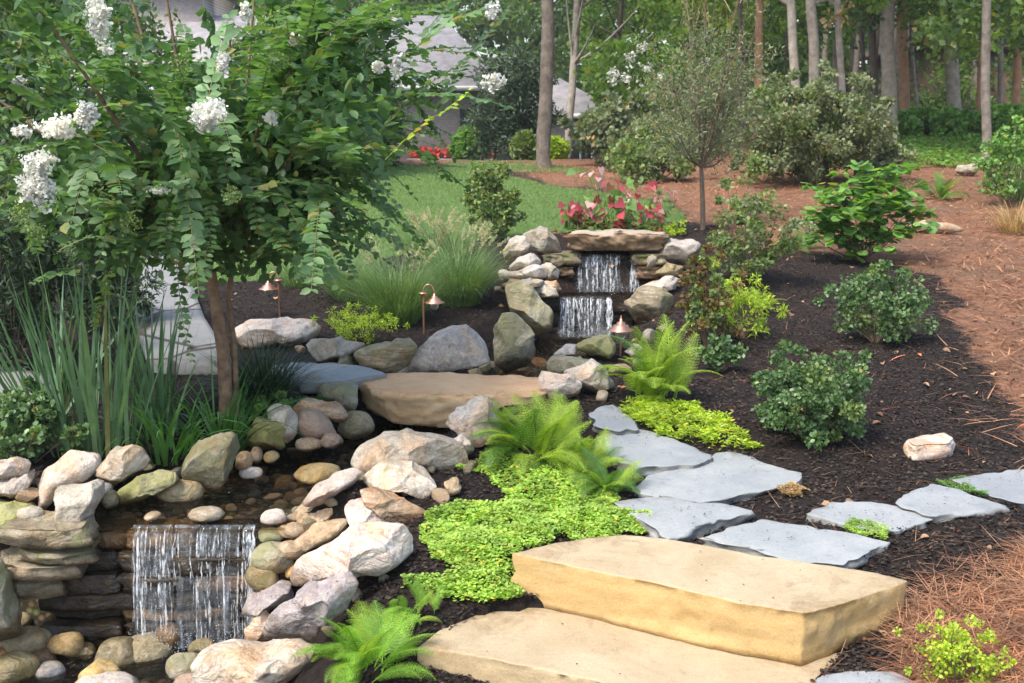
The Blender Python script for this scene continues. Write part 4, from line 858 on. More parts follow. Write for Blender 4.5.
# walkway on the left
CONC = slabmat('grey_concrete', (.2, .21, .22), (.26, .27, .28), (.17, .17, .18), bst=.3)
_n = CONC.node_tree; _N = _n.nodes; _p = _N['Principled BSDF']; _src = _p.inputs['Base Color'].links[0].from_socket
_v = _N.new('ShaderNodeTexVoronoi'); _v.feature = 'DISTANCE_TO_EDGE'; _v.inputs['Scale'].default_value = 1.1; _n.links.new(vecs(_N, _n.links), _v.inputs['Vector'])
_n.links.new(mixc(_N, _n.links, ramp(_N, _n.links, _v.outputs['Distance'], .012, .03), (.06, .05, .045), _src), _p.inputs['Base Color'])
wl = gpoly([(238, 378), (150, 372), (135, 330), (140, 285), (150, 255), (185, 255), (190, 285), (205, 325)])
def sheet_on_ground(name, P, lift, mat, th=.05):
    n = 26; c = P.mean(0); PP = np.concatenate([P, P[:1]]); t = np.linspace(0, len(P), 80, endpoint=False)
    out = np.stack([np.interp(t, range(len(PP)), PP[:, 0]), np.interp(t, range(len(PP)), PP[:, 1])], 1)
    rings = [c+(out-c)*s for s in (.02, .25, .5, .75, 1, 1)]; V = []
    for i, q in enumerate(rings): V.append(np.column_stack([q, H(q[:, 0], q[:, 1], False)+lift-(th*2 if i == 5 else 0)]))
    a = np.arange(80); b = (a+1) % 80; F = np.concatenate([np.stack([k*80+a, (k+1)*80+a, (k+1)*80+b, k*80+b], 1) for k in range(5)])
    return kind(ob(name, mesh(np.concatenate(V), F, mat, smooth=False)), 'structure')
sheet_on_ground('path', wl, .07, CONC)
sheet_on_ground('path', gpoly([(-60, 430), (45, 415), (62, 388), (0, 375), (-60, 380)]), .07, CONC)

# ---------------------------------------------------------------- trees of the wood
def trunk_mesh(h, r0, lean, seed, k=10, limbs=True, fork=None):
    r = np.random.default_rng(seed); n = 18; t = np.concatenate([[0, .012, .03], np.linspace(.07, 1, n-3)])
    wob = np.cumsum(r.normal(size=(n, 2)), 0)*.012*h/6; wob -= wob[0]
    pts = np.column_stack([lean[0]*t*h+wob[:, 0], lean[1]*t*h+wob[:, 1], t*h-.15])
    rad = .86*r0*(1-.6*t); rad[0] *= 1.35; rad[1] *= 1.15; rad = rad*(1+.03*r.normal(size=n)); parts = [tube(pts, rad, k)]
    if limbs:
        for _ in range(9):
            i = r.integers(6, 15); d = rdir(1, r)[0]; d[2] = abs(d[2])*.6+.25; L = h*r.uniform(.12, .28)
            s = np.linspace(0, 1, 6)[:, None]; p = pts[i]+d*s*L+np.array([0, 0, 1])*s**2*L*.3
            parts.append(tube(p, rad[i]*.5*np.linspace(1, .2, 6), 6))
    return cat(parts), pts
def crown_mesh(h, R0, seed, n=70, per=60, size=.13, lo=.42):
    r = np.random.default_rng(seed); c = ell_points(n, (R0, R0, h*(1-lo)/2), r, .35, -1)+[0, 0, h*(1+lo)/2]
    return clump_leaves(DIA, c, r.uniform(.35, .8, n)*R0/2.4, per, size, r)
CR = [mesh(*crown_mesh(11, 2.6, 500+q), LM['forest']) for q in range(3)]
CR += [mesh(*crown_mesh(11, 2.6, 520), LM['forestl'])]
TL = [  # base px, base py, px width, x at the top of the photo, bark, crown, label
 (545, 167, 17, 551, 'brown', 0, 'tall leaning grey brown trunk left of the centre by the lawn'), (566, 155, 10, 575, 'pale', 1, 'slim pale curved trunk in front of the stone outbuilding'),
 (757, 152, 10, 757, 'rust', 0, 'brown trunk behind the grey green bush, leftmost of the right hand trunks'), (803, 158, 11, 796, 'pale', 2, 'pale straight trunk rising from the left of the big bush'),
 (817, 160, 13, 812, 'grey', 0, 'thicker grey trunk directly right of the pale straight one'), (846, 150, 8, 836, 'pale', 1, 'thin trunk with dead brown leaves near its top'),
 (877, 137, 9, 872, 'dark', 2, 'dark almost black trunk left of the thickest pale trunk'), (892, 139, 17, 890, 'pale', 0, 'thickest pale grey trunk at the edge of the wood'),
 (908, 130, 12, 903, 'rust', 1, 'reddish trunk just right of the thickest pale trunk'), (917, 128, 5, 910, 'pale', 2, 'very thin pale trunk leaning left beside the reddish one'),
 (956, 127, 15, 951, 'pale', 0, 'stout pale trunk with its top hidden in leaves before the brown house'), (981, 124, 5, 980, 'rust', 1, 'thin orange tinted sapling trunk left of the grey trunk in the pine straw'),
 (988, 169, 10, 985, 'grey', 3, 'grey trunk standing nearest at right in the pine straw'), (1001, 124, 6, 1003, 'grey', 2, 'thin grey trunk behind the nearest right hand trunk'),
 (1019, 135, 9, 1020, 'rust', 1, 'brown trunk at the right edge of the photo'), (622, 150, 6, 619, 'dark', 0, 'thin dark trunk deep behind the white hydrangea'),
 (738, 148, 6, 742, 'dark', 1, 'thin dark trunk left of the brown one'), (867, 132, 5, 862, 'dark', 2, 'slender dark trunk between the thin leafy one and the black one')]
for i, (bx_, by_, wpx, tx_, bk, cr, lb) in enumerate(TL):
    g = ground(bx_, by_)
    if g[1] > 34: g = np.array([*(atY(bx_, by_, 33)[:2]), 0]); g[2] = Hs(g[0], g[1])
    d = np.linalg.norm(g-CAM); r0 = wpx/FPX*d/2
    t = atY(tx_, 0, g[1]); lean = ((t[0]-g[0])/(t[2]-g[2]), 0)
    h = 11.5 if i not in (9, 11) else 8
    root = empty('tree', g, lb, 'tree', 'trees at the edge of the wood')
    (V, F), pts = trunk_mesh(h, r0, lean, 600+i); ob('trunk', mesh(V, F, BARKS[bk], smooth=True), root)
    inst('crown', CR[cr], root, (pts[-1][0]*.85, 0, 0), (0, 0, i*1.7), h/11)
    if i == 5:
        c = np.column_stack([np.interp(rng.uniform(0, 1, 14), [0, 1], [0, lean[0]*5]), rng.normal(size=14)*.1, rng.uniform(2.6, 4.6, 14)])
        ob('dead_leaves', mesh(*clump_leaves(OVAL, c, .2, 14, .12, rng), LM['tan']), root)
# low understory trees and bushes that close the view at the back
def bush(px, py, wpx, hpx, mat, label, name='shrub', n=40, per=70, leaf=.05, T=OVAL, group=None, cat_='shrub', Y=None, sink=0, twig=True, hollow=.35, cr=.26, dep=.8, up=.4, extra=None, seed=None):
    g = ground(px, py) if Y is None else None
    if Y is not None: g = atY(px, py, Y); g[2] = Hs(g[0], g[1])
    d = np.linalg.norm(g-CAM); w_ = wpx/FPX*d; h_ = hpx/FPX*d
    if Y is not None: h_ = atY(px, py-hpx, Y)[2]-g[2]
    r = np.random.default_rng(seed if seed is not None else int(px*7+py*13)); root = empty(name, g, label, cat_, group)
    R_ = np.array([w_/2*.86, w_/2*dep*.86, h_*.5])
    c = ell_points(n, R_, r, hollow, -.75)*(1+.18*r.normal(size=(n, 1)))+[0, 0, h_*.5-sink]
    c[:, 2] = np.maximum(c[:, 2], .06*h_)
    rr = r.uniform(.7, 1.3, n)*cr*min(w_, h_*1.2)/2
    if n > 25: k_ = r.random(n) < .3; c[k_] = (c[k_]-[0, 0, h_*.35])*r.uniform(1.05, 1.38, (k_.sum(), 1))+[0, 0, h_*.35]; rr[k_] *= .5; c[:, 2] = np.maximum(c[:, 2], .05*h_)
    V, F = clump_leaves(T, c, rr, per, leaf, r, up); mt = [LM[mat]]+[LM[m2] for m2, _ in (extra or [])]; fm = np.zeros(len(c), int)
    for q, (m2, k2) in enumerate(extra or []): fm[r.choice(len(c), min(k2, len(c)))] = q+1
    ob('foliage', mesh(V, F, mt, fmat=np.repeat(fm, per*len(T[1]))), root)
    if twig:
        V, F = spray_stems(np.array([0, 0, -.03]), c[:22], r, min(.012, max(.004, .008*w_))); ob('stems', mesh(V, F, STEM, smooth=True), root)
    return root
bk = [  # px, base py, w, h, mat, Y, label
 (305, 165, 165, 190, 'forest', 21, 'broad dark green tree on the lawn behind the white flowering tree'),
 (45, 175, 215, 230, 'forest', 19, 'dark bushy tree behind the left of the white flowering tree'),
 (368, 165, 80, 105, 'con', 23, 'dark evergreen at the right side of the white flowering tree'),
 (512, 158, 86, 108, 'con', 29, 'blue green conifer in front of the house roof'),
 (470, 155, 26, 22, 'hyd', 30, 'little bright bush by the house beds'),
 (635, 165, 110, 62, 'grey', 24, 'low grey green bush under the white hydrangea'),
 (525, 154, 16, 16, 'shrub', 27, 'tiny reddish green shrub at the foot of the leaning trunk'), (556, 156, 14, 14, 'chart', 27.5, 'small yellow green shrub between the leaning and the pale trunk'),
 (930, 135, 110, 22, 'hyd', 27, 'bright leafy undergrowth bush among the trunks'), (1010, 135, 70, 24, 'hyd', 26, 'leafy undergrowth bush at the right edge of the wood')]
for px, py, w_, h_, mt, Y, lb in bk:
    bush(px, py, w_, h_, mt, lb, 'bush', n=150, per=95, leaf=.15 if Y > 24 else .12, T=DIA if mt != 'con' else NARROW, cat_='bush', Y=Y, cr=.3, hollow=.2)
# white panicle hydrangea tree
hb = bush(645, 165, 130, 130, 'forestl', 'pale green hydrangea tree dotted with cream white blossoms', 'hydrangea_tree', n=60, per=60, leaf=.12, T=OVAL, Y=25, cat_='tree', cr=.26)
hh = atY(645, 35, 25)[2]-hb.location.z
for px, py in [(613, 72), (630, 57), (648, 68), (660, 78), (672, 80), (638, 100), (655, 104), (613, 80), (707, 62), (692, 92), (626, 78), (642, 47)]:
    q = atY(px, py, 24.0+.8*random.random())-np.array(hb.location)
    ob('blossom', mesh(*clump_leaves(ROUND, np.zeros((1, 3)), .13, 60, .05, rng, up=1), LM['white']), hb, loc=q)
# the wood behind as one mass
def wood():
    r = np.random.default_rng(9); n = 900
    x = r.uniform(-34, 40, n); y = r.uniform(33, 58, n)+np.where(np.abs(x+6) < 12, 14, 0)+np.where((x > 12) & (x < 24), 12, 0); g = H(x, y)
    z = g + r.uniform(0, 1, n)**.8*13
    c = np.column_stack([x, y, z]); a = clump_leaves(DIA, c, r.uniform(.7, 1.6, n), 130, .26, r, up=.3)
    return mesh(*a, LM['forest'])
kind(ob('far_woodland', wood()), 'stuff')
def wood2():
    r = np.random.default_rng(19); n = 170
    x = r.uniform(3, 30, n); y = r.uniform(29, 36, n); x = x*(y/33.); keep = ~((x/y > .35) & (x/y < .45)); x, y = x[keep], y[keep]; g = H(x, y); z = g+3.2+r.uniform(0, 1, len(x))**1.2*6
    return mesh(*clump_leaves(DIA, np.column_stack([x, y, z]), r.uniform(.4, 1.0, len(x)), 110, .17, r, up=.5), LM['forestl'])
kind(ob('sunlit_branches', wood2()), 'stuff')
def wood3():
    r = np.random.default_rng(23); C = []
    for px0, px1, py0, py1, Y0_, Y1_, n in [(925, 1040, -60, 48, 21, 27, 70), (860, 930, -50, 20, 24, 30, 26), (640, 860, -60, 45, 29, 36, 80), (900, 1040, 55, 120, 33, 42, 34), (570, 660, -40, 60, 33, 38, 40), (400, 530, -40, 48, 52, 60, 60)]:
        for _ in range(n): C.append(atY(r.uniform(px0, px1), r.uniform(py0, py1), r.uniform(Y0_, Y1_)))
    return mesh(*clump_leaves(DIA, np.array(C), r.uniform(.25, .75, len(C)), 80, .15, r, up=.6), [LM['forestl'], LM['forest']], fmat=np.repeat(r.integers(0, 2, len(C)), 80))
kind(ob('low_branches', wood3()), 'stuff')
def wood_bg():
    # dark depth of the wood: more leaf clumps, further off
    r = np.random.default_rng(29); n = 700; x = r.uniform(-60, 70, n); y = r.uniform(60, 85, n); z = H(x, y)+r.uniform(0, 22, n)
    return mesh(*clump_leaves(DIA, np.column_stack([x, y, z]), r.uniform(1.5, 3.2, n), 90, .75, r, up=.3), LM['forest'])
kind(ob('deep_woodland', wood_bg()), 'stuff')
r4 = np.random.default_rng(41)
for i in range(26):   # faint trunks inside the wood
    x = r4.uniform(6, 26); y = r4.uniform(34, 46); h = 12
    (V, F), _p2 = trunk_mesh(h, r4.uniform(.08, .17), (r4.uniform(-.03, .03), 0), 900+i, 7, False)
    t = empty('tree', (x, y, Hs(x, y)), 'dim trunk standing deep inside the shady wood', 'tree', 'trunks deep in the wood')
    ob('trunk', mesh(V, F, BARKS['grey' if i % 3 else 'dark'], smooth=True), t)
    if i % 2 == 0: inst('crown', CR[i % 3], t, (0, 0, 0), (0, 0, i), 1.05)

# ---------------------------------------------------------------- garden shrubs
bush(805, 185, 165, 98, 'grey', 'big grey green feathery bush in front of the tree trunks', n=240, per=150, leaf=.06, T=DIA, cr=.17, hollow=.3, extra=[('shrub', 60)])
bush(872, 180, 60, 40, 'grey', 'brownish lower end of the feathery bush nearest the path', 'shrub', n=60, per=70, leaf=.09, T=DIA)
bush(752, 284, 92, 98, 'shrub', 'upright light green shrub right of the cascade', n=60, per=60, leaf=.035, T=OVAL, cr=.2, extra=[('grey', 12)])
bush(708, 352, 62, 100, 'nand', 'red and green leaved shrub beside the chartreuse fronds', n=55, per=34, leaf=.032, T=OVAL, cr=.2, extra=[('shrub', 22)])
bush(742, 338, 96, 62, 'chart', 'chartreuse feathery shrub right of the red leaved one', n=45, per=50, leaf=.04, T=NARROW, cr=.26, dep=.5)
bush(494, 240, 62, 72, 'shrub', 'rounded olive shrub at the edge of the lawn', n=60, per=60, leaf=.045, T=OVAL, cr=.22)
bush(875, 342, 102, 72, 'azalea', 'dark green azalea further up the mulch slope', n=80, per=70, leaf=.028, T=OVAL, cr=.22, hollow=.3, extra=[('shrub', 10)])
bush(806, 438, 132, 82, 'azalea', 'dark green azalea nearest the bluestone path', n=105, per=85, leaf=.024, T=OVAL, cr=.2, hollow=.3, extra=[('shrub', 10)])
bush(625, 172, 60, 38, 'grey', 'small twiggy grey bush behind the cascade mound', n=50, per=60, leaf=.08, T=OVAL)
bush(655, 182, 90, 50, 'shrub', 'wide twiggy shrub at the end of the lawn', n=70, per=60, leaf=.08, T=OVAL)
bush(720, 372, 48, 34, 'azalea', 'small dark low shrub under the red leaved shrub', n=20, per=40, leaf=.03)
bush(30, 462, 100, 66, 'azalea', 'low dark ferny plant above the rocks at the left edge', n=40, per=60, leaf=.032, T=OVAL, cr=.26)
bush(1005, 205, 60, 70, 'hyd', 'light green bush at the right edge of the photo', n=40, per=60, leaf=.05, T=OVAL)
bush(15, 372, 130, 175, 'con', 'dark weeping evergreen at the left edge', n=90, per=120, leaf=.06, T=NARROW, cr=.26, hollow=.3)
bush(110, 330, 90, 100, 'con', 'dark evergreen shrub behind the iris leaves', n=60, per=100, leaf=.06, T=NARROW, cr=.26)
bush(955, 690, 78, 62, 'chart', 'small yellow green spirea at the bottom right corner', n=110, per=22, leaf=.012, T=OVAL, cr=.16)
bush(270, 422, 70, 26, 'hyd', 'low bright green ground plant behind the mossy rock', n=30, per=50, leaf=.02, T=ROUND)
bush(300, 412, 40, 16, 'lily', 'small green creeper beside the elongated mauve rock', n=16, per=50, leaf=.018, T=ROUND)
bush(362, 342, 78, 34, 'chart', 'chartreuse creeping plant above the low grey rock', n=50, per=50, leaf=.024, T=NARROW, cr=.28)
bush(672, 236, 44, 16, 'chart', 'yellow green low plant behind the cap stone', n=20, per=40, leaf=.03)
bush(440, 250, 130, 34, 'fount', 'soft green grass bank behind the fountain grasses', n=1, per=10, leaf=.02)

# big leaved hydrangea
def hydrangea():
    g = ground(862, 262); d = np.linalg.norm(g-CAM); r = np.random.default_rng(3); root = empty('hydrangea', g, 'broad leaved bright green hydrangea on the slope', 'shrub')
    n = 120; c = ell_points(n, (106/FPX*d/2, .42, .46), r, .3, -1)*(1+.22*r.normal(size=(n, 1)))+[0, 0, .46]; c[:, 2] = np.abs(c[:, 2])+.05; n = 120; parts = []
    for q in c:
        k = 11; a = r.uniform(0, 6.28, k); D = np.column_stack([np.cos(a), np.sin(a), r.uniform(-.7, .3, k)]); P = q+D*.03
        parts.append(scatter(ROUND, P, D, np.tile([0, 0, 1.], (k, 1))+rdir(k, r)*.55+D*[.5, .5, 0], r.uniform(.07, .13, k)))
    ob('foliage', mesh(*cat(parts), LM['hyd']), root)
    q = c[:25]; ob('stems', mesh(*spray_stems(np.zeros(3), q, r, .008), STEM, smooth=True), root)
hydrangea()
HEART = (np.array([(0, .12, .03), (-.3, -.08, .05), (-.42, .3, .07), (0, 1, -.08), (.42, .3, .07), (.3, -.08, .05)], float), np.array([(0, 3, 2, 1), (0, 5, 4, 3)]))
# caladiums behind the cascade
def caladium(px, py, hpx, mat, label, n=9, seed=1):
    g = ground(px, py); d = np.linalg.norm(g-CAM); h = hpx/FPX*d; r = np.random.default_rng(seed)
    root = empty('caladium', g, label, 'plant', 'caladiums behind the cascade'); a = r.uniform(0, 6.28, n); tips = np.column_stack([np.cos(a)*h*.5*r.uniform(.2, 1, n), np.sin(a)*h*.4*r.uniform(.2, 1, n), h*r.uniform(.35, 1.1, n)])
    ob('stems', mesh(*spray_stems(np.zeros(3), tips, r, .004), LM['hyd']), root)
    D = norm(tips*[1, 1, 0]+[0, -.3*h, -.25*h])
    ob('leaves', mesh(*scatter(HEART, tips-D*.04, D, rdir(n, r)*.8+[0, -.4, .7], r.uniform(.07, .15, n)), [LM[mat], LM['hyd'], LM['nand']], fmat=np.repeat(r.choice([0, 0, 0, 1, 2], n), 2)), root)
    k = 26; ob('low_leaves', mesh(*scatter(HEART, np.column_stack([r.normal(size=k)*.1, r.normal(size=k)*.08, r.uniform(.03, h*.4, k)]), rdir(k, r)*[1, 1, .2], rdir(k, r)*.5+[0, -.2, 1], r.uniform(.05, .09, k)), [LM['hyd'], LM[mat]], fmat=np.repeat(r.choice([0, 0, 1], k), 2)), root)
for i, (px, py, hp, mt, lb) in enumerate([(583, 236, 34, 'red', 'red caladium at the left end of the cap stone'), (598, 236, 52, 'pinkl', 'pale pink caladium, tallest behind the cap stone'), (616, 236, 44, 'red', 'red caladium in the middle behind the cap stone'),
        (632, 234, 30, 'pinkl', 'pink caladium low behind the cap stone'), (642, 234, 46, 'red', 'crimson caladium right of the middle'), (608, 238, 30, 'red', 'low red caladium touching the cap stone'), (660, 232, 32, 'pinkl', 'pink caladium at the right end'),
        (625, 237, 26, 'hyd', 'green leaved plant among the caladiums'), (570, 238, 26, 'red', 'small red caladium farthest left'), (650, 236, 26, 'red', 'low red caladium right of the cap stone middle')]):
    caladium(px, py-1, hp*1.1, mt, lb, 16, 60+i)

# airy small tree at the centre right
def airy():
    g = ground(703, 230); d = np.linalg.norm(g-CAM); s = d/FPX; r = np.random.default_rng(8); root = empty('young_tree', g, 'slender young tree with airy olive foliage and thin trunk', 'tree')
    P = lambda px, py, dy=0: np.array([(px-703)*s, dy, (228-py)*s*1.02])
    parts = [tube([P(703, 235), P(702, 205), P(700, 178), P(699, 165)], [.035, .03, .027, .024], 8)]; cs = []
    for px, py in [(672, 40), (690, 10), (712, 0), (735, 30), (742, 80), (660, 90), (650, 130), (745, 130), (730, -40), (700, -70), (675, -40), (655, 50), (748, 40), (690, 70), (715, 70), (668, 140), (735, 155)]:
        b = P(700, 168); e = P(px, py, r.uniform(-.8, .8)); m = (b+e)/2+[0, 0, -.12]; q = np.linspace(0, 1, 8)[:, None]; c = (1-q)**2*b+2*q*(1-q)*m+q*q*e
        parts.append(tube(c, np.linspace(.017, .003, 8), 5))
        for k in range(14):
            j = r.integers(2, 8); dd = rdir(1, r, .5)[0]; L = r.uniform(.2, .5); t2 = c[j]+dd*L; parts.append(tube([c[j], (c[j]+t2)/2+rdir(1, r)[0]*.02, t2], [.005, .003, .001], 4)); cs.append(t2); cs.append((c[j]+t2)/2)
    ob('trunk', mesh(*cat(parts), STEM, smooth=True), root)
    cs = np.array(cs); low = cs[:, 2] < (228-40)*s; sel = cs[low | (r.random(len(cs)) < .5)]
    ob('crown', mesh(*clump_leaves(NARROW, sel, .16, 20, .055, r, up=.2, shell=False), LM['grey']), root)
    ob('dry_twigs', mesh(*blades(cs[~low][:80]+[0, 0, .0], r.uniform(0, 6.3, len(cs[~low][:80])), r.uniform(0, .6, len(cs[~low][:80])), .35, .01, .3), LM['tan']), root)
airy()

# ---------------------------------------------------------------- grasses and strap leaved plants
def grass_clump(px, py, wpx, hpx, mat, label, n, W, name='ornamental_grass', spread=.25, curve=(1.0, 2.0), lean=(.05, .6), seed=1, plumes=0, base_r=.08, Lr=(.6, 1.05), cat_='grass', segs=6):
    g = ground(px, py); d = np.linalg.norm(g-CAM); h = hpx/FPX*d; r = np.random.default_rng(seed); root = empty(name, g, label, cat_)
    a = r.uniform(0, 6.283, n); br = base_r*np.sqrt(r.random(n)); P = np.column_stack([np.cos(a)*br, np.sin(a)*br, 0*a-.01]); a2 = a+r.normal(size=n)*.5
    V, F = blades(P, a2, r.uniform(*lean, n), h*r.uniform(*Lr, n)*1.15, W*r.uniform(.6, 1.2, n), r.uniform(*curve, n), segs, r); ob('leaves', mesh(V, F, LM[mat]), root)
    if plumes:
        a = r.uniform(0, 6.283, plumes); le = r.uniform(.1, .6, plumes); parts = []; pl = []
        for i in range(plumes):
            t = np.linspace(0, 1, 7)[:, None]; D = np.array([np.cos(a[i]), np.sin(a[i]), 0]); L = h*r.uniform(.8, 1.08); ang = le[i]+.5*t**2
            c = np.cumsum(np.column_stack([np.sin(ang)*D[0], np.sin(ang)*D[1], np.cos(ang)])*L/7, 0); parts.append(tube(c, .0016, 4))
            e = c[-1]; dd = (c[-1]-c[-2])/np.linalg.norm(c[-1]-c[-2]); k = 90; tt = r.random(k); pp = e+dd*(tt*.14)[:, None]; pl.append(scatter(NARROW, pp, rdir(k, r)*.9+dd*.8, rdir(k, r), .03*(1-.4*tt)))
        ob('stalks', mesh(*cat(parts), LM['fount']), root); ob('seed_heads', mesh(*cat(pl), LM['plume']), root)
    return root
grass_clump(95, 455, 130, 196, 'iris', 'tallest iris clump with upright sword leaves at left', 66, .024, 'iris', lean=(.02, .4), curve=(0, .35), seed=2, base_r=.2, Lr=(.5, 1.0), cat_='iris')
grass_clump(155, 425, 60, 140, 'iris', 'narrow upright iris clump before the grey walk', 34, .022, 'iris', lean=(.02, .35), curve=(0, .3), seed=3, base_r=.1, cat_='iris')
grass_clump(45, 430, 60, 150, 'iris', 'iris clump nearest the left edge', 26, .024, 'iris', lean=(.1, .7), curve=(0, .5), seed=4, base_r=.12, cat_='iris')
grass_clump(165, 458, 90, 95, 'lily', 'arching daylily clump in front of the walk', 60, .02, 'daylily', lean=(.1, .7), curve=(.5, 1.9), seed=5, base_r=.14, cat_='daylily')
grass_clump(222, 452, 100, 98, 'lily', 'arching daylily clump at the foot of the reddish trunk', 85, .02, 'daylily', lean=(.1, .8), curve=(.4, 1.8), seed=6, base_r=.12, cat_='daylily')
grass_clump(262, 402, 110, 72, 'dark', 'dark blackish green mound of mondo grass', 750, .007, lean=(.0, .9), curve=(.5, 1.5), seed=7, base_r=.14)
grass_clump(398, 322, 105, 80, 'fount', 'nearer fountain grass clump behind the copper lamp', 1500, .0042, 'fountain_grass', lean=(0, .7), curve=(.4, 1.5), seed=8, base_r=.16, plumes=16)
grass_clump(460, 303, 95, 74, 'fount', 'fountain grass clump with cream plumes nearest the cascade', 1500, .0042, 'fountain_grass', lean=(0, .7), curve=(.4, 1.5), seed=9, base_r=.16, plumes=30)
grass_clump(352, 298, 85, 54, 'fount', 'leftmost fountain grass clump beside the lawn', 1100, .0045, 'fountain_grass', lean=(0, .8), curve=(.4, 1.5), seed=10, base_r=.16, plumes=10)
grass_clump(436, 258, 110, 42, 'fount', 'fountain grass clump in the back row touching the lawn', 600, .008, 'fountain_grass', lean=(0, .8), curve=(.4, 1.5), seed=11, base_r=.3, plumes=34)
grass_clump(300, 285, 70, 40, 'fount', 'low grass tuft at the lawn edge left of the fountain grasses', 300, .007, lean=(0, .8), curve=(.4, 1.5), seed=12, base_r=.16)
grass_clump(1015, 232, 50, 34, 'tan', 'dry tan grass tuft at the right edge', 220, .01, lean=(0, .8), curve=(.4, 1.5), seed=13, base_r=.16)
grass_clump(1020, 200, 30, 60, 'fount', 'green grass tuft behind the dry tan one', 200, .012, lean=(0, .7), curve=(.3, 1.2), seed=14, base_r=.2)

# ---------------------------------------------------------------- ferns: every frond its own piece
def frond_mesh(mat, seed, L=1.0, wid=.19, np_=20, droop=.9):
    r = np.random.default_rng(seed); t = np.linspace(0, 1, 12); ang = .25+droop*t**1.5
    c = np.column_stack([np.zeros(12), np.cumsum(np.sin(ang))/12*L, np.cumsum(np.cos(ang))/12*L]); parts = [tube(c, np.linspace(.011, .003, 12)*L, 4)]
    P = []; D = []; Nn = []; S = []
    for i in range(np_):
        u = .14+.86*(i/np_); p = np.array([np.interp(u, t, c[:, k]) for k in range(3)]); e = np.array([np.interp(min(u+.05, 1), t, c[:, k]) for k in range(3)]); d = e-p+1e-6; d /= np.linalg.norm(d)
        pl = wid*L*math.sin(math.pi*min(1, .18+.82*u)**1.15)**.8+.01
        nrm_ = np.cross([1, 0, 0], d)
        for s in (-1, 1):
            pd = np.array([s, 0, 0])*.9+d*.42+nrm_*-.12; pd /= np.linalg.norm(pd); m = max(3, int(pl/L/.017))
            for j in range(m):
                q = (j+.3)/m; P.append(p+pd*pl*q); w_ = .036*L*(1-q*.75)*(1-.45*u)
                sd_ = np.cross(pd, nrm_)
                for s2 in (-1, 1): 
                    if s2 == 1: P.append(P[-1])
                    D.append(pd*.55+sd_*s2+r.normal(size=3)*.1); Nn.append(nrm_+r.normal(size=3)*.15); S.append(w_+.003)
    V, F = scatter((DIA[0]*[1.0, 1, 1], DIA[1]), np.array(P), np.array(D), np.array(Nn), np.array(S)); parts.append((V, F))
    me = mesh(*cat(parts), LM[mat]); me.name = 'frond'; return me
FR = {m: [frond_mesh(m, 40+q, droop=dr) for q, dr in enumerate((.7, 1.2, 1.6))] for m in ('fern', 'fernd', 'fernb')}
def fern(px, py, wpx, hpx, mat, label, n=22, seed=1, up=.0, base=.05, name='fern'):
    g = ground(px, py); d = np.linalg.norm(g-CAM); h = hpx/FPX*d; w_ = wpx/FPX*d; r = np.random.default_rng(seed); root = empty(name, g, label, 'fern')
    for i in range(n):
        a = 2*math.pi*i/n*2.6+r.normal()*.3; inner = r.random(); L = (h*(.7+.35*(1-inner)) + w_*.28*inner)*r.uniform(.6, .95)
        inst('frond', FR[mat if r.random() < .8 else ('fern' if mat != 'fern' else 'fernd')][min(2, int(inner*3))], root, (math.cos(a)*base*r.random(), math.sin(a)*base*r.random(), -.01), (-(inner*.75-up), r.normal()*.12, a), L)
    return root
fern(655, 402, 70, 96, 'fern', 'upright yellow green fern below the copper lamp of the cascade', 38, 1, base=.14, up=.42)
fern(540, 458, 130, 88, 'fern', 'widest fern, spilling over the right end of the bridge slab', 46, 2, base=.2)
fern(582, 470, 90, 62, 'fern', 'mid sized fern just left of the small bluestone', 24, 9, base=.12)
fern(610, 492, 88, 58, 'fernd', 'darker fern leaning over the bluestones', 24, 3, base=.08)
fern(372, 668, 108, 84, 'fernb', 'bright green fern at the bottom beside the speckled boulder', 40, 4, base=.13)
fern(415, 612, 70, 36, 'fernb', 'small bright fern behind the bottom one', 20, 5, base=.1)
fern(940, 200, 50, 36, 'fernd', 'fern standing in the pine straw up the slope', 18, 6)
fern(500, 425, 60, 44, 'fern', 'small yellow green fern behind the faceted lavender rock', 16, 7)
fern(757, 312, 60, 40, 'fern', 'fern at the foot of the upright light green shrub', 14, 8)
fern(800, 250, 50, 34, 'fernd', 'small fern left of the hydrangea', 12, 12)

# ---------------------------------------------------------------- low mats
def mat_cover(name, polys, n, size, m, T=ROUND, mound=.035, label=None, cat_=None, up=1.2, kindv='stuff'):
    r = np.random.default_rng(len(name)*31+n); parts = []
    P = np.concatenate([sample_poly(gpoly(p), k) for p, k in polys]); x, y = P[:, 0], P[:, 1]
    P = P+np.stack([fbm(np.column_stack([x, y, 0*x]), 9, 3, 51), fbm(np.column_stack([x, y, 0*x]), 9, 3, 52)], 1)*mound*1.6; x, y = P.T
    P3 = np.column_stack([x, y, 0*x]); hgt = mound*(.6+.8*fbm(P3, 6, 3, 2))
    edge = fbm(P3, 3.5, 3, 77) > -.6; P = P[edge]; hgt = hgt[edge]; k = len(P)
    z = H(P[:, 0], P[:, 1])+hgt*r.random(k)**.4+.004; a = r.uniform(0, 6.28, k)
    D = np.column_stack([np.cos(a), np.sin(a), r.uniform(-.2, .6, k)]); V, F = scatter(T, np.column_stack([P, z]), D, rdir(k, r)*.6+[0, 0, up], size*r.uniform(.6, 1.3, k))
    o = ob(name, mesh(V, F, LM[m]))
    if label: tag(o, label, cat_)
    else: kind(o, kindv)
    return o
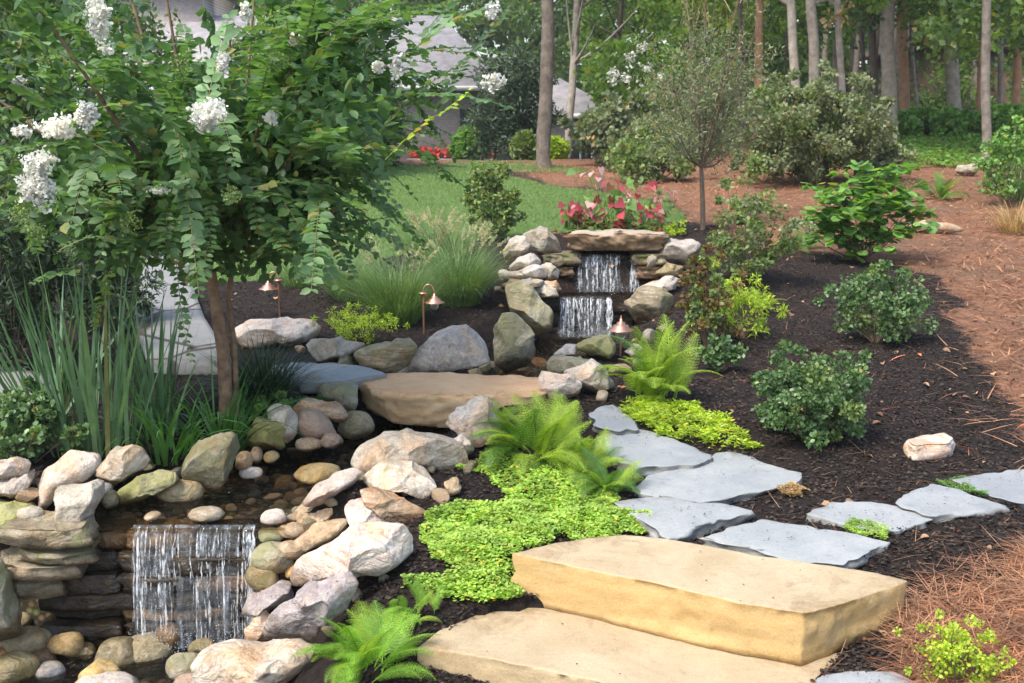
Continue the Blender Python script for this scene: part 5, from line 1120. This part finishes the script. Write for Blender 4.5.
mat_cover('creeping_ground_cover', [([(420, 528), (445, 512), (520, 506), (545, 500), (610, 492), (650, 522), (648, 534), (622, 534), (560, 543), (514, 553), (522, 606), (478, 608), (430, 600), (398, 590), (455, 572), (428, 552)], 34000),
     ([(462, 470), (500, 455), (560, 460), (600, 480), (625, 505), (560, 520), (500, 515), (505, 490)], 13000)], 3, .0145, 'jenny', mound=.05)
mat_cover('creeping_juniper', [([(618, 412), (650, 402), (690, 412), (730, 428), (748, 450), (720, 452), (690, 442), (650, 434), (625, 428)], 7000)], 4, .032, 'chart', NARROW, .09, 'low feathery yellow green juniper spreading over the path edge', 'juniper', .5)
for i, (p, m, lb) in enumerate([([(642, 460), (660, 456), (682, 462), (670, 472), (648, 471)], 'fernd', 'olive moss cushion between the two big bluestones'), ([(778, 494), (795, 490), (812, 494), (805, 501), (785, 500)], 'tan', 'brownish moss tuft on bare mulch right of the largest bluestone'),
        ([(838, 533), (860, 526), (888, 533), (888, 540), (850, 538)], 'jenny', 'bright green moss cushion behind the long bluestone'), ([(935, 484), (955, 481), (980, 488), (984, 496), (955, 492)], 'hyd', 'deep green moss cushion beside the pointed bluestone')]):
    q = mat_cover('moss_cushion', [(p, 2200)], 10+i, .009, m, DIA, .045, lb, 'moss')
mat_cover('woodland_ground_cover', [([(868, 158), (900, 140), (960, 137), (1060, 136), (1060, 176), (1000, 170), (940, 168), (890, 166)], 9000)], 20, .07, 'hyd', ROUND, .14)
# lawn blades
P = np.concatenate([sample_poly(LAWN[LAWN[:, 0] > -12] if False else LAWN, 90000), sample_poly(LAWN2, 3000)]); P = P[(P[:, 0] > -9)]; g = gpts(P); k = len(g)
kind(ob('lawn_grass', mesh(*blades(g, rng.uniform(0, 6.28, k), rng.uniform(0, .5, k), rng.uniform(.03, .06, k), .009, .5, 1), LM['grass'])), 'stuff')
SLABS = [o for o in scn.objects if o.name.startswith(('stepping_stone', 'stone_step'))]
# bark mulch chips
def in_view(n, ymin, ymax):
    y = ymin+(ymax-ymin)*rng.random(n)**1.6; x = rng.uniform(-.52, .52, n)*y*1.06; return x, y
x, y = in_view(170000, 3.0, 14); lw, st = zones(x, y); dr = H(x, y); keep = ~lw & (~st | (rng.random(len(x)) < .12)) & (dr > .08-.2*(x > -.9)) & ~((x < -1.1) & (y < 5.0)); x, y = x[keep], y[keep]; k = len(x)
a = rng.uniform(0, 6.28, k); D = np.column_stack([np.cos(a), np.sin(a), rng.uniform(-.3, .4, k)])
kind(ob('bark_mulch', mesh(*scatter((DIA[0]*[1.0, 1, 1], DIA[1]), np.column_stack([x, y, H(x, y)+rng.uniform(0, .012, k)]), D, rdir(k)*.6+[0, 0, 1], rng.uniform(.006, .028, k)), LM['chip'])), 'stuff')
def crumbs():
    P = []
    for o in SLABS:
        co = np.array([v.co[:] for v in o.data.vertices]); zt = co[:, 2].max(); m_ = co[co[:, 2] > zt-.02][:, :2]; c0 = m_.mean(0); k = 32 if o.name.startswith('stepping') else 16
        q = m_[rng.integers(len(m_), size=k)]; q = c0+(q-c0)*rng.uniform(.5, 1.0, (k, 1))
        P.append(np.column_stack([q+np.array(o.location[:2]), np.full(k, o.location[2]+zt+.003)+(q[:, 1]-c0[1])*.0]))
    P = np.concatenate(P); k = len(P); a = rng.uniform(0, 6.28, k)
    kind(ob('mulch_crumbs', mesh(*scatter(DIA, P, np.column_stack([np.cos(a), np.sin(a), 0*a]), rdir(k)*.3+[0, 0, 1], rng.uniform(.003, .013, k)), LM['chip'])), 'stuff')
crumbs()
# pine needles
def needles(x, y, L, W, lift, name):
    k = len(x); V, F = blades(np.column_stack([x, y, H(x, y)+rng.uniform(0, lift, k)]), rng.uniform(0, 6.28, k), rng.uniform(1.2, 1.62, k), L*rng.uniform(.6, 1.2, k), W, rng.uniform(-.1, .55, k), 4)
    kind(ob(name, mesh(V, F, LM['straw'])), 'stuff')
P = sample_poly(STRAW2, 150000); P = P[(P[:, 1] > 2.5) & (P[:, 0] < 3.2) & (P[:, 0] < P[:, 1]*.56)]; l_, s_ = zones(P[:, 0], P[:, 1]); P = P[s_ | (rng.random(len(P)) < .3)]
needles(P[:, 0], P[:, 1], .17, .0028, .06, 'pine_straw')
P = sample_poly(STRAW, 70000); P = P+rng.normal(size=P.shape)*.28; P = P[(np.abs(P[:, 0]/P[:, 1]) < .56) & (P[:, 1] < 24)]
needles(P[:, 0], P[:, 1], .22, .009, .06, 'pine_straw')
x, y = in_view(4500, 3.4, 12); lw, st = zones(x, y); m_ = (x > .8) & ~lw; needles(x[m_], y[m_], .15, .0022, .01, 'pine_straw')
# fallen leaves
x, y = in_view(1500, 3.2, 22); lw, st = zones(x, y); m_ = ((x > .3) | (y > 9)) & ~lw & ((y > 6) | (rng.random(len(y)) < .4)) & (H(x, y) > .02); x, y = x[m_], y[m_]; k = len(x)
a = rng.uniform(0, 6.28, k); kind(ob('leaf_litter', mesh(*scatter((OVAL[0]*[1.2, 1, 2.5], OVAL[1]), np.column_stack([x, y, H(x, y)+.012]), np.column_stack([np.cos(a), np.sin(a), 0*a]), rdir(k)*.5+[0, 0, 1], rng.uniform(.02, .06, k)), LM['litter'])), 'stuff')

# ---------------------------------------------------------------- copper garden lamps
COP = simplemat('copper', (.62, .32, .22), .32, .85, 14, (.5, .25, .17)); LG = simplemat('lamp_glass', (.5, .52, .48), .1); LG.node_tree.nodes['Principled BSDF'].inputs['Transmission Weight'].default_value = .7
def lathe(prof, k=24):
    prof = np.array(prof, float); an = np.linspace(0, 2*math.pi, k, endpoint=False); V = np.column_stack([np.outer(prof[:, 0], np.cos(an)).ravel(), np.outer(prof[:, 0], np.sin(an)).ravel(), np.repeat(prof[:, 1], k)])
    i = np.arange(len(prof)-1)[:, None]*k; j = np.arange(k)[None]; j2 = (j+1) % k
    return V, np.stack([(i+j).ravel(), (i+j2).ravel(), (i+k+j2).ravel(), (i+k+j).ravel()], 1)
SHADE = mesh(*lathe([(.002, .062), (.007, .06), (.008, .046), (.02, .042), (.024, .03), (.04, .026), (.043, .014), (.066, .004), (.068, 0), (.064, .0), (.04, .01), (.01, .03)]), COP, smooth=True); SHADE.name = 'shade'
BULB = mesh(*lathe([(.026, .004), (.03, -.01), (.029, -.03), (.02, -.045), (.001, -.05)]), LG, smooth=True); BULB.name = 'glass'
def lamp(px, ptop, pbase, zb, off, label, hook=True):
    g = atZ(px, pbase, zb); top = atY(px, ptop, g[1])[2]-zb; root = empty('garden_lamp', g, label, 'garden lamp', 'copper path lamps')
    s = np.linalg.norm(g-CAM)/6.9
    if hook:
        ob('post', mesh(*tube([(0, 0, -.05), (0, 0, top*.5), (0, 0, top)], .0085, 10), COP, smooth=True), root)
        ob('collar', mesh(*lathe([(.0, top+.006), (.034, top+.004), (.036, top-.006), (.02, top-.012), (.013, top-.03), (.009, top-.035)]), COP, smooth=True), root)
        t = np.linspace(0, math.pi, 12); arm = np.column_stack([off/2-off/2*np.cos(t), 0*t, top+.005+.065*np.sin(t)-.01*t/math.pi]); ob('arm', mesh(*tube(arm, .006, 8), COP, smooth=True), root)
        inst('shade', SHADE, root, (off, 0, top-.075), scale=1.15); inst('glass', BULB, root, (off, 0, top-.075), scale=1.15)
    else:
        ob('post', mesh(*tube([(0, 0, -.05), (0, 0, top*.5), (0, 0, top-.1)], .0085, 10), COP, smooth=True), root)
        ob('finial', mesh(*lathe([(.001, top+.02), (.006, top+.01), (.007, top-.03)]), COP, smooth=True), root)
        inst('shade', SHADE, root, (0, 0, top-.09), scale=1.4); inst('glass', BULB, root, (0, 0, top-.09), scale=1.4)
lamp(424, 293, 340, .32, .085, 'copper hooked lamp standing among the boulders before the fountain grass')
lamp(620, 318, 372, .2, 0, 'copper bell shaped lamp in front of the lower cascade', False)
lamp(280, 280, 322, .36, -.085, 'copper lamp half hidden by the low leaves of the white flowering tree')

# ---------------------------------------------------------------- white crape myrtle
CRL = (OVAL[0]*[.8, 1, 1], OVAL[1])
def crape():
    r = np.random.default_rng(17); g = atZ(227, 414, .27); g[2] = Hs(g[0], g[1]); root = empty('crape_myrtle', g, 'crape myrtle with white flower clusters and smooth reddish trunk', 'tree')
    W = lambda px, py, Y: atY(px, py, Y)-g
    Y0 = g[1]; c = [np.array([0, 0, -.1]), W(226, 395, Y0), W(223, 350, Y0), W(216, 305, Y0), W(210, 270, Y0)]
    parts = [tube(c, [.055, .042, .038, .035, .033], 12)]
    c2 = [np.array([.05, .03, -.1]), W(236, 390, Y0+.03), W(234, 345, Y0+.05), W(228, 300, Y0+.08), W(234, 255, Y0+.1)]; parts.append(tube(c2, [.028, .02, .018, .016, .015], 10))
    tips = []; cen = W(175, 95, Y0)
    ends = [(90, 40), (20, 120), (-60, 60), (160, -40), (230, 30), (290, 70), (330, 20), (350, 90), (290, 140), (120, 180), (60, 210), (200, 150), (260, 120), (390, 60), (180, 60), (10, -30), (260, -60), (100, -100), (320, 120), (240, 190)]
    for i, (px, py) in enumerate(ends):
        b = (c if px < 210 else c2)[-1]; e = W(px, py, Y0+r.uniform(-.9, .9)); m = (b+e)/2+[0, 0, .1]; q = np.linspace(0, 1, 9)[:, None]; cc = (1-q)**2*b+2*q*(1-q)*m+q*q*e
        parts.append(tube(cc, np.linspace(.017, .005, 9), 6)); tips += [cc[j] for j in range(2, 9)]
    ob('trunk', mesh(*cat(parts), BARKS['crape'], smooth=True), root)
    tips = np.array(tips)
    zlow = W(210, 268, Y0)[2]
    g0, g1 = W(160, 62, Y0), W(216, -20, Y0)
    def gap(a_): return bool(np.any((a_[:, 0] > g0[0]) & (a_[:, 0] < g1[0]) & (a_[:, 2] > g0[2])))   # an opening in the crown
    # leafy shoots: paired leaves along arching stems
    def shoots(paths, leaf, rr):
        P = []; D = []; Nn = []; S = []; st = []
        for c_ in paths:
            L = np.linalg.norm(np.diff(c_, axis=0), axis=1).sum(); m = max(4, int(L/.034)); t = np.linspace(.08, 1, m); u = np.linspace(0, 1, len(c_)); st.append(tube(c_, np.linspace(.0026, .001, len(c_)), 4))
            p = np.column_stack([np.interp(t, u, c_[:, k]) for k in range(3)]); d = norm(np.gradient(p, axis=0)); sd_ = norm(np.cross(d, [0, 0, 1.])+1e-4); n_ = np.cross(sd_, d)
            for s in (-1, 1):
                P.append(p); D.append(sd_*s*1.0+d*.55+rr.normal(size=p.shape)*.18); Nn.append(n_+rr.normal(size=p.shape)*.35); S.append(leaf*rr.uniform(.55, 1.2, m)*(1-.45*t**3))
        return scatter(CRL, np.concatenate(P), np.concatenate(D), np.concatenate(Nn), np.concatenate(S)), cat(st)
    def arch(b, d, L, droop):
        q = np.linspace(0, 1, 8)[:, None]; return b+d*q*L+np.array([0, 0, -1.])*(q**2)*L*droop
    def fill(n, lo, hi, leaf, seedr, lens=(.35, .8)):
        out = []
        for _ in range(n):
            b = tips[seedr.integers(len(tips))]+seedr.normal(size=3)*.16; d = norm(((b-cen)*[1, 1, .6]+seedr.normal(size=3)*.5)[None])[0]; d[2] += seedr.uniform(-.1, .7); a_ = arch(b, d, seedr.uniform(*lens), seedr.uniform(.0, .5))
            if a_[-1, 2] > zlow and a_[0, 2] > zlow and not gap(a_): out.append(a_)
        return out
    (V, F), (Vs, Fs) = shoots(fill(350, 0, 0, .062, r)+fill(60, 0, 0, .062, r, (.8, 1.15)), .08, r); q = tips[r.integers(len(tips), size=330)]+r.normal(size=(330, 3))*.2; q = q[q[:, 2] > zlow+.05]; q = np.array([u for u in q if not gap(u[None]+[[-.12, 0, 0], [.12, 0, 0]])]); v3, f3 = clump_leaves(CRL, q, .17, 18, .07, r, up=.5, shell=False); V, F = cat([(V, F), (v3, f3)]); ob('crown', mesh(V, F, LM['crape']), root)
    (V2, F2), (Vs2, Fs2) = shoots(fill(130, 0, 0, .06, r), .08, r); ob('pale_shoots', mesh(V2, F2, LM['crape_l']), root)
    # the shoots that stand out at the front
    pp = [([(205, 112), (212, 80), (222, 45), (229, 18)], 4.7, .085, 'crape_l'), ([(98, 108), (130, 102), (160, 112), (185, 140), (205, 175)], 4.7, .08, 'crape_l'), ([(0, 30), (30, 35), (70, 60), (105, 78)], 4.6, .08, 'crape_l'),
          ([(415, 48), (440, 28), (470, 12), (500, 3)], 4.9, .07, 'crape_l'), ([(395, 55), (430, 50), (465, 52), (492, 66)], 5.0, .06, 'crape'), ([(250, 188), (290, 180), (335, 188), (378, 208)], 5.0, .075, 'crape'),
          ([(385, 160), (420, 125), (450, 108), (470, 90)], 5.1, .055, 'chart'), ([(390, 150), (420, 150), (430, 160), (437, 178)], 5.1, .055, 'crape_l'), ([(300, 150), (350, 150), (385, 145), (390, 160)], 5.0, .06, 'crape'),
          ([(60, 250), (90, 235), (130, 240), (160, 258)], 4.9, .06, 'crape'), ([(175, 250), (178, 280), (182, 320), (192, 360)], 5.3, .05, 'crape'), ([(330, 215), (300, 225), (270, 240), (250, 262)], 5.1, .06, 'crape'),
          ([(110, 270), (100, 300), (92, 330)], 5.4, .05, 'crape')]
    mats = {}
    for pts, Y, lf, m in pp:
        k = len(pts); c_ = np.array([W(px, py, Y+.06*i) for i, (px, py) in enumerate(pts)]); u = np.linspace(0, k-1, 12); c_ = np.column_stack([np.interp(u, range(k), c_[:, j]) for j in range(3)]); c_ = np.concatenate([c_[:1], (c_[:-2]+c_[1:-1]+c_[2:])/3, c_[-1:]])
        mats.setdefault(m, []).append(shoots([c_], lf, r))
    st = []
    for m, L_ in mats.items():
        for x in L_: sh_ = ob('shoot', mesh(*x[0], LM[m]), root); ob('stem', mesh(*x[1], TWIG, smooth=True), sh_)
    ob('twigs', mesh(*cat([(Vs, Fs[0]), (Vs2, Fs2[0])]), TWIG, smooth=True), root)
    # flower clusters
    FL = [(210, 116, 42, 44, 4.6), (40, 178, 46, 58, 4.5), (56, 126, 42, 26, 4.6), (86, 112, 24, 38, 4.6), (100, 30, 24, 50, 4.8), (93, 6, 30, 20, 4.8), (22, 132, 16, 12, 4.6), (398, 66, 16, 22, 5.0), (378, 66, 12, 10, 5.0), (493, 84, 20, 20, 5.0),
          (493, 12, 16, 22, 5.0), (192, 240, 16, 14, 5.0), (188, 268, 10, 8, 5.1), (20, 80, 12, 8, 4.7), (160, 190, 26, 8, 4.9), (222, 62, 12, 26, 4.7), (245, 12, 12, 14, 4.9), (272, 118, 14, 12, 5.0), (292, 40, 12, 10, 5.1), (148, 62, 8, 8, 4.9)]
    for px, py, w_, h_, Y in FL:
        p = W(px, py, Y); s = Y/FPX; n = int(90+w_*h_*.5); q = ell_points(n, (w_*s/2*.5, w_*s/2*.45, h_*s/2*.45), r, .4, -1)+ell_points(7, (w_*s/2*.6, w_*s/2*.5, h_*s/2*.65), r, .5, -1)[r.integers(7, size=n)]; ns = 1+.45*vnoise(q+p, 32, 5)[:, None]
        ob('flower_cluster', mesh(*scatter(ROUND, q*ns, rdir(n, r)+norm(q)*.6, norm(q)+rdir(n, r)*.6, r.uniform(.009, .019, n)), LM['white']), root, loc=p)
    for px, py, w_, Y in [(130, 225, 30, 4.9), (232, 195, 24, 4.8), (20, 215, 30, 4.6), (100, 195, 40, 4.9), (270, 60, 36, 5.0), (275, 25, 40, 5.0), (195, 275, 18, 5.1), (45, 60, 16, 4.8), (36, 232, 26, 4.6), (180, 65, 26, 4.9)]:
        p = W(px, py, Y); s = Y/FPX; n = 150; q = ell_points(n, (w_*s/2, w_*s/2, w_*s/2), r, .0, -1)*.8; ob('bud_cluster', mesh(*scatter(DIA, q, rdir(n, r), rdir(n, r), r.uniform(.008, .018, n)), LM['shrub']), root, loc=p)
crape()
